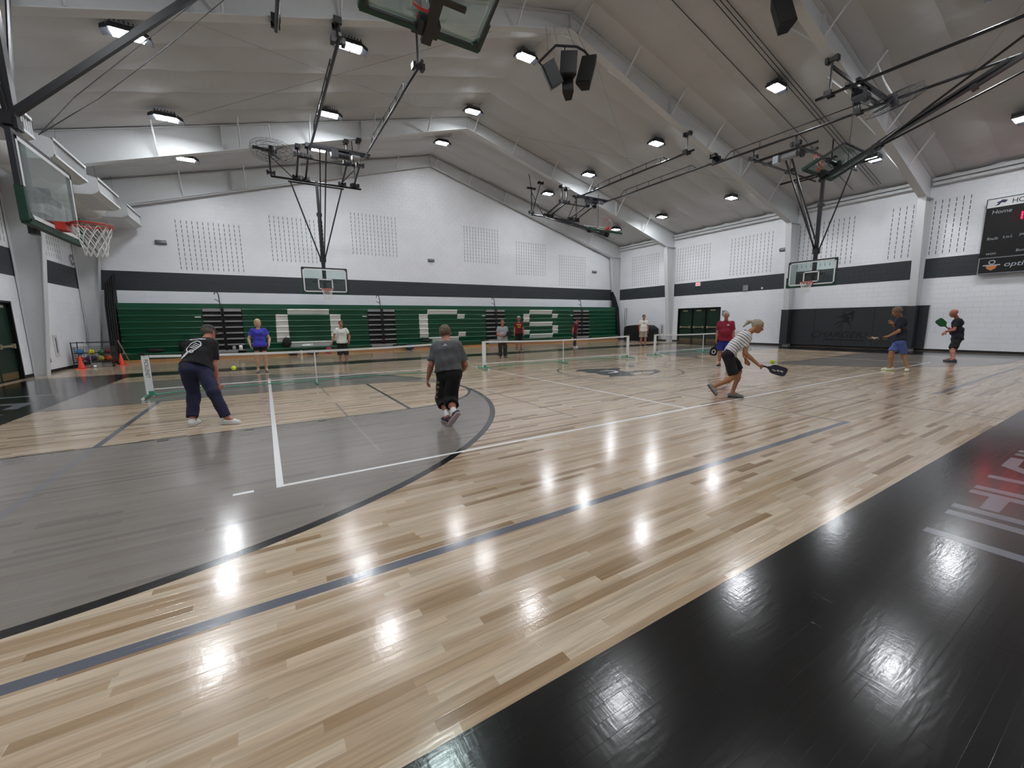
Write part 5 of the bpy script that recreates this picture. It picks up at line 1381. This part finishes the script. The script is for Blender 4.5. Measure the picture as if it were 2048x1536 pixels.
    def pants(P):
        d = smin(cone_(P, J['hipL'] + up * .02, J['hipR'] + up * .02, .108 * s * W, .108 * s * W), cone_(P, pel + up * .07 * s - rv * .045 * W, pel + up * .07 * s + rv * .045 * W, .105 * s * W, .105 * s * W), .04)
        d = np.maximum(d, (P - topp) @ up)
        for k in 'LR':
            hp_, kn, an = J['hip' + k], J['kn' + k], J['an' + k]
            if leg <= 1.0:
                e = hp_ + (kn - hp_) * leg; dd = unit(kn - hp_); c = cone_(P, hp_, e + dd * .03, .100 * s * W ** .5, (.082 + wide) * s * W ** .4); c = np.maximum(c, (P - e) @ dd)
            else:
                e = kn + (an - kn) * (leg - 1); dd = unit(an - kn)
                c = smin(cone_(P, hp_, kn, .102 * s * W ** .5, (.078 + wide) * s), cone_(P, kn, e + dd * .03, (.078 + wide) * s, (.066 + wide) * s), .03); c = np.maximum(c, (P - e) @ dd)
            d = smin(d, c, .025)
        return d + folds(P) * 1.3
    V, F = surface(pants, pts.min(0) - .16, np.maximum(J['pel'], np.maximum(J['knL'], J['knR'])) + .25, h)
    np_mesh(nm, V, F, bmat, T)
    # ---- shoes and socks
    for k in 'LR':
        an, to, kn = J['an' + k], J['to' + k], J['kn' + k]
        d0 = unit(to - an); uf = unit(kn - an); uf = unit(uf - d0 * (uf @ d0)); b = an - uf * .06 * s
        if abs(an[2] - .1) < .045: b = A3((an[0], an[1], .03)); to = A3((to[0], to[1], .03))
        d = unit(to - b); uf = unit(unit(kn - an) - d * (unit(kn - an) @ d))
        if abs(d[2]) < .05: uf = A3((0, 0, 1))
        lat = np.cross(d, uf); heel = b - d * .045 * s
        toe = heel + d * .225 * s; ball_ = heel + d * .15 * s
        def upper(P):
            q = smins([cone_(P, heel + uf * .018, ball_ + uf * .006, .040 * s, .043 * s), cone_(P, ball_ + uf * .006, toe, .043 * s, .032 * s), cone_(P, heel + uf * .02 + d * .02, an + uf * .005, .040 * s, .042 * s)], .02)
            q = np.maximum(q, -((P - b) @ uf) - .012); return np.maximum(q, (P - (an + uf * .012)) @ uf)
        def solef(P):
            q = smin(cone_(P, heel, ball_, .043 * s, .048 * s), cone_(P, ball_, toe + d * .004, .048 * s, .036 * s), .01)
            z = (P - b) @ uf
            return np.maximum(np.maximum(q, z + .008), -z - .029)
        lo = np.minimum(np.minimum(heel, toe), an) - .08; hi = np.maximum(np.maximum(heel, toe), an) + .08
        hh = .007 if h < .015 else .010
        V, F = surface(upper, lo, hi, hh); so = np_mesh('shoe', V, F, shoe, T)
        V, F = surface(solef, lo, hi, hh); np_mesh('sole', V, F, sole or MAT['board_white'], so)
        mb = MB()
        for i in range(3):
            c = ball_ + uf * (.040 + .008 * i) * s - d * (.012 + .022 * i); mb.bar(c - lat * .02, c + lat * .02, .006, .005, up=tuple(uf))
        mb.build('laces', MAT['board_white'], so)
        if sock is not None:
            sm, l0 = sock; e = an + (kn - an) * l0
            f = lambda P: np.maximum(cone_(P, an, e, .042 * s, .047 * s), (P - e) @ unit(kn - an))
            V, F = surface(f, np.minimum(an, e) - .07, np.maximum(an, e) + .07, .010); np_mesh('sock', V, F, sm, T)
    # ---- hair
    if hair is not None:
        def hf(P):
            q = (P - H) @ HR.T / hs
            d = ell_(P, hp(0, -.016, .040), HR, A3((.084, .101, .092)) * hs)
            fr = q[:, 1] - (.052 + .35 * np.maximum(q[:, 2] - .03, 0)); low = -.045 - q[:, 2]
            cut = np.where(q[:, 2] > .085, -1.0, fr * s)
            if hairstyle == 'bob':
                d = smin(d, ell_(P, hp(0, -.03, -.02), HR, A3((.092, .082, .098)) * hs), .03); low = -.115 - q[:, 2]
            d = np.maximum(d, np.maximum(cut, low * s))
            if hairstyle == 'balding': d = np.maximum(d, (q[:, 2] - .055) * s)
            if hairstyle == 'ponytail':
                a = hp(0, -.09, .075); b2 = hp(0, -.17, .02); c2 = hp(.0, -.21, -.10)
                d = smin(d, cone_(P, hp(0, -.06, .07), a, .03 * s, .022 * s), .02); d = smin(d, smin(cone_(P, a, b2, .024 * s, .034 * s), cone_(P, b2, c2, .034 * s, .012 * s), .02), .012)
            return d + .004 * np.sin(P @ A3((140, 90, 60))) * s
        V, F = surface(hf, H - .26 * s, H + .20 * s, .009 if h < .015 else .011); np_mesh('hair', V, F, hair, T)
        if hairstyle == 'ponytail':
            MB().tube([Vector(hp(.03 * math.cos(a), -.095 + .0 * a, .075 + .03 * math.sin(a))) for a in [2 * PI * i / 10 for i in range(10)]], .008 * s, 5, closed=True).build('hair_tie', MAT['rubber_black'], T)
    if cap is not None:
        def cf(P):
            q = (P - H) @ HR.T / hs; d = ell_(P, hp(0, -.012, .045), HR, A3((.090, .106, .092)) * hs); return np.maximum(d, (.045 - q[:, 2]) * s)
        V, F = surface(cf, H - .14 * s, H + .2 * s, .009); co = np_mesh('cap', V, F, cap, T)
        MB().prism([(-.06, .07), (.06, .07), (.065, .13), (.04, .165), (-.04, .165), (-.065, .13)], Vector(hp(0, 0, .050)), Vector(hr * s), Vector(look * s), Vector(hu * s), .008).build('brim', cap, co)
    if face:
        for sg in (-1, 1):
            e = MB().sphere(hp(sg * .030, .076, .014), .0125 * s, 10).build('eye', EYEW, T, True)
            MB().sphere(hp(sg * .030, .085, .014), .0060 * s, 8).build('pupil', EYED, e, True)
            MB().bar(Vector(hp(sg * .016, .094, .036)), Vector(hp(sg * .046, .084, .034)), .006 * s, .006 * s).build('eyebrow', hair or EYED, T)
        MB().tube([Vector(hp(-.024, .082, -.056)), Vector(hp(0, .092, -.058)), Vector(hp(.024, .082, -.056))], .0048 * s, 6).build('mouth', LIP, T)
    if glasses:
        mb = MB()
        for sg in (-1, 1):
            mb.tube([Vector(hp(sg * .032 + .021 * math.cos(a), .102, .012 + .016 * math.sin(a))) for a in [2 * PI * i / 12 for i in range(12)]], .0026 * s, 5, closed=True)
            mb.tube([Vector(hp(sg * .054, .100, .014)), Vector(hp(sg * .080, .0, .012))], .0022 * s, 5)
        mb.tube([Vector(hp(-.012, .104, .014)), Vector(hp(.012, .104, .014))], .0022 * s, 5)
        mb.build('glasses', MAT['rubber_black'], T)
    return T, dict(fw=fw, rv=rv, up=up, shirt=shirt, pants=pants, chest=chest, waist=waist, J=J, s=s)

def on_surface(f, P, dirv, eps=.004):
    """slide points along -dirv until they lie just outside the garment"""
    P = A3(P).copy(); dirv = unit(dirv)
    for _ in range(40):
        d = f(P)
        P = P - np.clip(d - eps, -.03, .03)[:, None] * dirv * .8
    return P
def garment_mark(T, f, origin, ax, ay, nrm, polys, mat, name='print', step=.012):
    """flat print on a garment: polygons split into small cells and laid on the cloth"""
    V = []; Fq = []
    for poly in polys:
        xs = [p[0] for p in poly]; ys = [p[1] for p in poly]
        nx = max(1, int((max(xs) - min(xs)) / step)); ny = max(1, int((max(ys) - min(ys)) / step))
        def inside(x, y):
            c = False; j = len(poly) - 1
            for i in range(len(poly)):
                if (poly[i][1] > y) != (poly[j][1] > y) and x < (poly[j][0] - poly[i][0]) * (y - poly[i][1]) / (poly[j][1] - poly[i][1]) + poly[i][0]: c = not c
                j = i
            return c
        dx = (max(xs) - min(xs)) / nx; dy = (max(ys) - min(ys)) / ny
        for i in range(nx):
            for j in range(ny):
                x = min(xs) + i * dx; y = min(ys) + j * dy
                if inside(x + dx / 2, y + dy / 2):
                    n = len(V); V += [(x, y), (x + dx, y), (x + dx, y + dy), (x, y + dy)]; Fq.append((n, n + 1, n + 2, n + 3))
    if not Fq: return
    P = A3(origin) + np.array(V)[:, :1] * A3(ax) + np.array(V)[:, 1:] * A3(ay) + unit(nrm) * .04
    P = on_surface(f, P, nrm)
    ok = (np.abs(f(P) - .004) < .006); Fq = [q for q in Fq if all(ok[i] for i in q)]
    if not Fq: return
    used = sorted(set(i for q in Fq for i in q)); mp = {u: i for i, u in enumerate(used)}; P = P[used]; Fq = [tuple(mp[i] for i in q) for q in Fq]
    np_mesh(name, P, Fq, mat, T, smooth=False)
def paddle(label, grip, d, n, m, edge=None, mark=None, L=.40, w=.20):
    grip = Vector(grip); d = Vector(d).normalized(); n = Vector(n); n = (n - d * n.dot(d)).normalized(); r = d.cross(n)
    t = thing('paddle', label, 'paddle', grip)
    outline = [(.10, -.016), (.135, -.04), (.165, -.082), (.20, -w / 2), (.35, -w / 2), (.385, -.088), (.40, -.06), (.40, .06), (.385, .088), (.35, w / 2), (.20, w / 2), (.165, .082), (.135, .04), (.10, .016)]
    k = L / .40
    MB().prism([(a * k, b * k) for a, b in outline], grip - n * .007, d, r, n, .014).build('face', m, t)
    MB().tube([grip + d * (a * k) + r * (b * k) for a, b in outline], .0085, 6, closed=True).build('edge_guard', edge or MAT['rubber_black'], t)
    MB().tube([grip - d * .06, grip + d * .11], .0165, 10).build('handle', MAT['rubber_black'], t)
    if mark:
        for sg in (-1, 1):
            mb = MB()
            for poly in mark: mb.prism([(a * k, b * k) for a, b in poly], grip + n * .0072 * sg, d, r, n * sg, .0008)
            mb.build('face_print', MAT['board_white'], t)
    return t
CN = A3(CAM)
def to_cam(P): v = CN - A3(P); v[2] = 0; return unit(v)
WATCH = MAT['rubber_black']
def watch(T, J, k):
    J = {q: A3(v) for q, v in J.items() if q != 'look'}; wr = J['wr' + k]; d = unit(wr - J['el' + k]); c = wr - d * .02; a = Vector(d).orthogonal().normalized(); b = Vector(d).cross(a)
    MB().tube([Vector(c) + (a * math.cos(t) + b * math.sin(t)) * .030 for t in [2 * PI * i / 12 for i in range(12)]], .009, 6, closed=True).build('wristband', WATCH, T)

# A: man in cap bending at the net, back to the camera
white_p = pmat('shirt_print_white', (225, 225, 228), .7)
J = POSES['A']; s = .98
T, I = person('man in cap, black t-shirt with racket print and navy trousers, bending forward', J, s, SKR, cloth('tee_black', (13, 13, 16)), ('trousers', cloth('trousers_navy', (26, 30, 58)), .012), cloth('shoe_white', (222, 222, 220)),
    hair=pmat('hair_grey_dark', (92, 84, 78), .8, 0, .3), girth=1.18, belly=.2, h=.0125, leg=1.93, cap=cloth('cap_charcoal', (62, 58, 60)), sleeve=.72, hem=.02, loose=.012, look=unit((.55, .80, -.35)), face=False, glasses=True, curls=(.9, .9))
C0 = I['chest'] - I['up'] * .07
nb = unit(-I['fw'] * .45 + to_cam(C0) * .55); rx = unit(I['rv'] - nb * (I['rv'] @ nb)); ry = np.cross(nb, rx)
ry = ry if ry[2] > 0 else -ry
ell = lambda cx, cy, a, b, n=20: [(cx + a * math.cos(2 * PI * i / n), cy + b * math.sin(2 * PI * i / n)) for i in range(n)]
def ringpoly(cx, cy, a, b, w, rot=0):
    out = []
    for i in range(20):
        t0, t1 = 2 * PI * i / 20, 2 * PI * (i + 1) / 20
        q = [((a - w) * math.cos(t0), (b - w) * math.sin(t0)), (a * math.cos(t0), b * math.sin(t0)), (a * math.cos(t1), b * math.sin(t1)), ((a - w) * math.cos(t1), (b - w) * math.sin(t1))]
        out.append([(cx + x * math.cos(rot) - y * math.sin(rot), cy + x * math.sin(rot) + y * math.cos(rot)) for x, y in q])
    return out
ra = math.radians(-38)
def rp(poly): return [(x * math.cos(ra) - y * math.sin(ra), x * math.sin(ra) + y * math.cos(ra)) for x, y in poly]
marks = ringpoly(0, 0.02, .072, .098, .012, ra)
marks += [rp([(-.014, -.08), (.014, -.08), (.013, -.20), (-.013, -.20)])]
for yy_ in (.05, .025, 0.0, -.025): marks.append(rp([(-.05, yy_ - .005 + .012), (.05, yy_ - .004 + .02), (.05, yy_ + .006 + .02), (-.05, yy_ + .004 + .012)]))
marks += ringpoly(-.01, -.06, .028, .024, .010, 0)
marks.append([(-.10, .135), (.12, .125), (.12, .137), (-.10, .147)])
garment_mark(T, I['shirt'], C0 - rx * .04, rx, ry, nb, [[(x * 1.25, y * 1.1) for x, y in q] for q in marks], white_p, 'racket_print', .006)

# B: man in grey tee walking away
J = POSES['B']; s = 1.0
BK = cloth('shorts_black', (10, 10, 12), .2)
T, I = person('man in grey t-shirt and long black shorts with olive stripes, walking away', J, s, SKR, cloth('tee_grey', (84, 85, 88), .16), ('shorts', BK, .035), pmat('shoe_plum', (52, 44, 60), .6, 0, .3, 20),
    hair=pmat('hair_brown_grey', (104, 88, 74), .8, 0, .35, 20), girth=1.12, belly=.5, h=.0125, leg=1.40, sleeve=.80, hem=-.01, loose=.016, look=unit((.45, .88, -.12)), face=False, glasses=True, curls=(.5, .5), sock=(MAT['board_white'], .33), sole=pmat('sole_pink', (190, 165, 170), .6))
OLV = pmat('shorts_olive', (104, 112, 62), .8, 0, .3, 20)
J3 = I['J']; sd = -I['rv']; kd = unit(J3['knL'] - J3['hipL'])
marks = []
for k in range(7):
    y0 = -.08 - .085 * k; marks.append([(-.07 + .012 * (k % 3), y0), (.07, y0 - .06), (.07, y0 - .10), (-.065, y0 - .04)])
garment_mark(T, I['pants'], J3['hipL'] + sd * .05 - I['fw'] * .05, unit(np.cross(sd, -kd)), -kd, unit(sd - I['fw'] * .6), marks, OLV, 'side_panel', .012)
garment_mark(T, I['shirt'], I['chest'] + I['up'] * .07 - I['rv'] * -.02, I['rv'], I['up'], -I['fw'], [ell(0, 0, .010, .009), [(-.035, -.022), (.035, -.022), (.035, -.016), (-.035, -.016)]], white_p, 'back_print', .004)

# J: woman bending to hit
def stripes():
    m, nt, b = new_mat('tee_striped'); X.nt = nt
    g = nt.nodes.new('ShaderNodeNewGeometry'); J_ = POSES['J']; u = unit(A3(J_['neck']) - A3(J_['pel']))
    vm = nt.nodes.new('ShaderNodeVectorMath'); vm.operation = 'DOT_PRODUCT'; nt.links.new(g.outputs['Position'], vm.inputs[0]); vm.inputs[1].default_value = tuple(u)
    f = X.n('FRACT', X(vm.outputs['Value']) * 21.0); mk = f < .24
    mx = nt.nodes.new('ShaderNodeMix'); mx.data_type = 'RGBA'; mx.inputs[6].default_value = lin((222, 220, 220)); mx.inputs[7].default_value = lin((34, 32, 38))
    nt.links.new(mk.v, mx.inputs[0]); nt.links.new(mx.outputs[2], b.inputs['Base Color']); b.inputs['Roughness'].default_value = .85
    return m
J = POSES['J']; s = .94
T, I = person('woman in striped t-shirt and black shorts lunging to hit low with a paddle', J, s, SKB, stripes(), ('shorts', cloth('shorts_black_b', (12, 12, 15), .2), .02), pmat('shoe_grey', (120, 118, 116), .7, 0, .2, 20),
    hair=pmat('hair_ash_blonde', (158, 146, 124), .7, 0, .3, 25), girth=1.0, female=True, h=.0125, leg=.92, sleeve=.62, hem=.0, look=unit((.44, -.80, -.42)), curls=(.3, 1.0), hairstyle='ponytail', sole=pmat('sole_grey', (70, 70, 70), .7))
Jh = A3(J['haR']); rd = A3((.485, -.875, -.30))
paddle('navy paddle with pale lettering held low by the bending woman', Jh - unit(rd) * .02, rd, (.75, .35, .55), pmat('paddle_navy', (28, 38, 72), .4, 0, .4, 30), mark=[[(.18, -.02), (.24, -.035), (.24, -.015), (.18, 0)], [(.25, -.01), (.29, -.02), (.29, .01), (.25, .015)], [(.30, -.005), (.35, -.01), (.35, .02), (.30, .02)]])

# K: man in navy tee and blue shorts
J = POSES['K']; s = 1.0
NV = cloth('tee_navy', (22, 24, 44), .15)
T, I = person('man in navy t-shirt and light blue shorts holding a paddle, facing the net', J, s, SKB, NV, ('shorts', cloth('shorts_blue', (84, 104, 168), .12), .008), pmat('shoe_cream', (220, 220, 200), .6, 0, .1), hair=pmat('hair_stubble', (120, 100, 84), .8, 0, .2, 30),
    girth=1.08, h=.0145, leg=.92, sleeve=.82, hem=.04, loose=.014, look=unit((-.30, .92, -.35)), curls=(1.0, .9), hairstyle='short', sole=pmat('sole_lime', (190, 200, 120), .6))
kd = A3(J['haL']); paddle('white and black star patterned paddle held by the man in blue shorts', kd - A3((-.266, .964, .05)) * .03, (-.24, .93, .02), (.5, .1, .85), MAT['board_black'], mark=[[(.13, -.07), (.22, -.03), (.30, -.09), (.27, -.01), (.38, .03), (.26, .03), (.22, .09), (.20, .02), (.12, .03), (.18, -.02)]])
# L: bald man in black with a green paddle
J = POSES['L']; s = 1.0
T, I = person('bald man in black t-shirt and black shorts with a green paddle by the white wall', J, s, SKR, cloth('tee_black_b', (18, 18, 30), .12), ('shorts', cloth('shorts_black_c', (11, 11, 13), .2), .02), pmat('shoe_slate', (52, 56, 66), .6, 0, .2), hair=None,
    girth=1.10, belly=.55, h=.0145, leg=.95, sleeve=.70, hem=.06, loose=.01, look=unit((-.45, .86, -.30)), curls=(.6, .9), sole=MAT['dark_steel'])
watch(T, J, 'L')
paddle('green paddle held up by the bald man in black', A3(J['haR']) + A3((0, 0, -.02)), (-.25, .45, .55), (-.75, -.30, .1), pmat('paddle_green', (16, 84, 40), .4, 0, .4, 20), mark=None)

# standing players
def std(label, x, y, hgt, face, skin, top, bottom, shoe, **k):
    pk = {q: k.pop(q) for q in ('arms', 'lean', 'stance', 'headpitch', 'knee', 'step') if q in k}
    J, s = standing(x, y, hgt, face, **pk)
    T, I = person(label, J, s, skin, top, bottom, shoe, h=k.pop('h', .0165), **k)
    return T, I, J
T, I, J = std('woman with blonde bob in bright blue t-shirt and black shorts, hands at her hips', -9.27, 6.55, 1.68, (.02, -1), SKL, cloth('tee_blue', (66, 62, 178)), ('shorts', BK, .02), pmat('shoe_lilac', (128, 120, 130), .7), hair=pmat('hair_blonde', (196, 176, 134), .7, 0, .3, 20), hairstyle='bob', female=True, girth=1.05, arms=('hip', 'hip'), leg=.45, vneck=True, curls=(.6, .6), sole=MAT['dark_steel'])
T, I, J = std('woman with short auburn hair in white t-shirt and black cropped trousers', -6.60, 7.85, 1.62, (-.12, -1), SKR, cloth('tee_white', (214, 220, 214)), ('cropped_trousers', BK, .03), MAT['rubber_black'], hair=pmat('hair_auburn', (96, 56, 50), .7, 0, .3, 20), female=True, girth=1.10, arms=('hip', 'out'), leg=1.35, curls=(.6, 1.0), lean=.10)
watch(T, J, 'L')
paddle('crimson paddle held at the side by the woman in white', A3(J['haR']), (-.45, -.35, -.75), (.2, -.95, .2), pmat('paddle_crimson', (150, 30, 70), .4, 0, .3, 20))
T, I, J = std('person in light grey t-shirt and black trousers with arms folded over a paddle', -.68, 5.86, 1.56, (-.25, -1), SKR, cloth('tee_light_grey', (150, 152, 158)), ('trousers', BK, .018), MAT['rubber_black'], hair=pmat('hair_mouse', (110, 84, 72), .8, 0, .3, 20), girth=1.28, belly=.6, arms=('front', 'front'), leg=1.96, glasses=True, hem=.13, loose=.015, curls=(.9, .9))
paddle('dark paddle held across the body by the person in light grey', A3(J['haR']) + A3((.03, -.03, 0)), (.8, .1, .35), (.1, -1, 0), MAT['board_black'])
YP = pmat('print_gold', (214, 160, 60), .7)
T, I, J = std('person in maroon t-shirt with gold print, pale cap and black shorts', 2.38, 9.45, 1.77, (-.45, -1), SKR, cloth('tee_maroon', (96, 16, 30)), ('shorts', BK, .02), MAT['rubber_black'], hair=None, cap=cloth('cap_pale', (150, 150, 146)), girth=1.12, leg=.95, curls=(.4, .4), loose=.012, sock=(MAT['rubber_black'], .5))
garment_mark(T, I['shirt'], I['chest'], -I['rv'], I['up'], I['fw'], [p for p in ringpoly(0, 0.0, .115, .12, .035) if p[0][1] < -.03] + [[(-.12, .04), (-.08, .08), (-.05, .03), (-.09, -.01)], [(-.04, .06), (.04, .06), (.03, .02), (-.03, .02)], [(.05, .08), (.11, .04), (.09, -.02), (.05, .03)], [(-.04, -.02), (.05, -.03), (.04, -.07), (-.03, -.07)]], YP, 'shirt_print', .014)
T, I, J = std('person in maroon t-shirt and black trousers looking down at a tan paddle, white shoes', 6.02, 9.25, 1.66, (.35, -1), SKR, cloth('tee_maroon_b', (104, 20, 40)), ('trousers', BK, .012), MAT['board_white'], hair=pmat('hair_black', (26, 22, 22), .7), girth=1.12, arms=('hang', 'hang'), lean=.28, headpitch=.75, leg=1.95, curls=(.5, .9), stance=.17, step=.10)
paddle('tan paddle hanging from the hand of the person in maroon looking down', A3(J['haR']), (-.05, -.1, -1), (-.2, -1, .1), pmat('paddle_tan', (196, 150, 84), .5, 0, .2))
T, I, J = std('man in white t-shirt and khaki shorts standing alone near the far right corner', 9.86, 7.66, 1.78, (-.75, -1), SKR, cloth('tee_white_b', (222, 220, 212)), ('shorts', cloth('shorts_khaki', (158, 146, 128)), .03), MAT['rubber_black'], hair=pmat('hair_dark', (60, 48, 42), .7), girth=1.12, leg=1.0, loose=.014, hem=.10, curls=(.4, .4), belly=.3)
garment_mark(T, I['shirt'], I['chest'] + I['up'] * .02, -I['rv'], I['up'], I['fw'], [[(-.09, -.01), (.09, -.01), (.09, .015), (-.09, .015)], [(-.02, -.08), (.02, -.08), (.03, -.04), (-.02, -.05)]], MAT['dark_steel'], 'shirt_print', .012)
T, I, J = std('white haired man in maroon polo shirt and royal blue shorts behind the bending woman', 3.30, -1.30, 1.70, (-.88, -.48), SKR, cloth('polo_maroon', (128, 20, 46)), ('shorts', cloth('shorts_royal', (36, 38, 130)), .03), MAT['rubber_black'], hair=pmat('hair_white', (176, 170, 164), .8, 0, .2, 25), girth=1.22, belly=.7, h=.0145, leg=.95, polo=True, sleeve=.72, hem=.08, loose=.012, curls=(.4, 1.0), glasses=True, sock=(MAT['board_white'], .45))
garment_mark(T, I['shirt'], I['chest'] + I['up'] * .05 - I['rv'] * .075, -I['rv'], I['up'], I['fw'], [ell(0, 0, .035, .016, 12)], white_p, 'chest_logo', .008)
paddle('black paddle with white ring held low by the man in the maroon polo', A3(J['haR']), (-.12, .15, -1), (-.85, -.5, 0), MAT['board_black'], mark=[q for q in ringpoly(.28, 0, .07, .055, .018)])
# people's footwear stands on the boards; nothing else is added outside the view
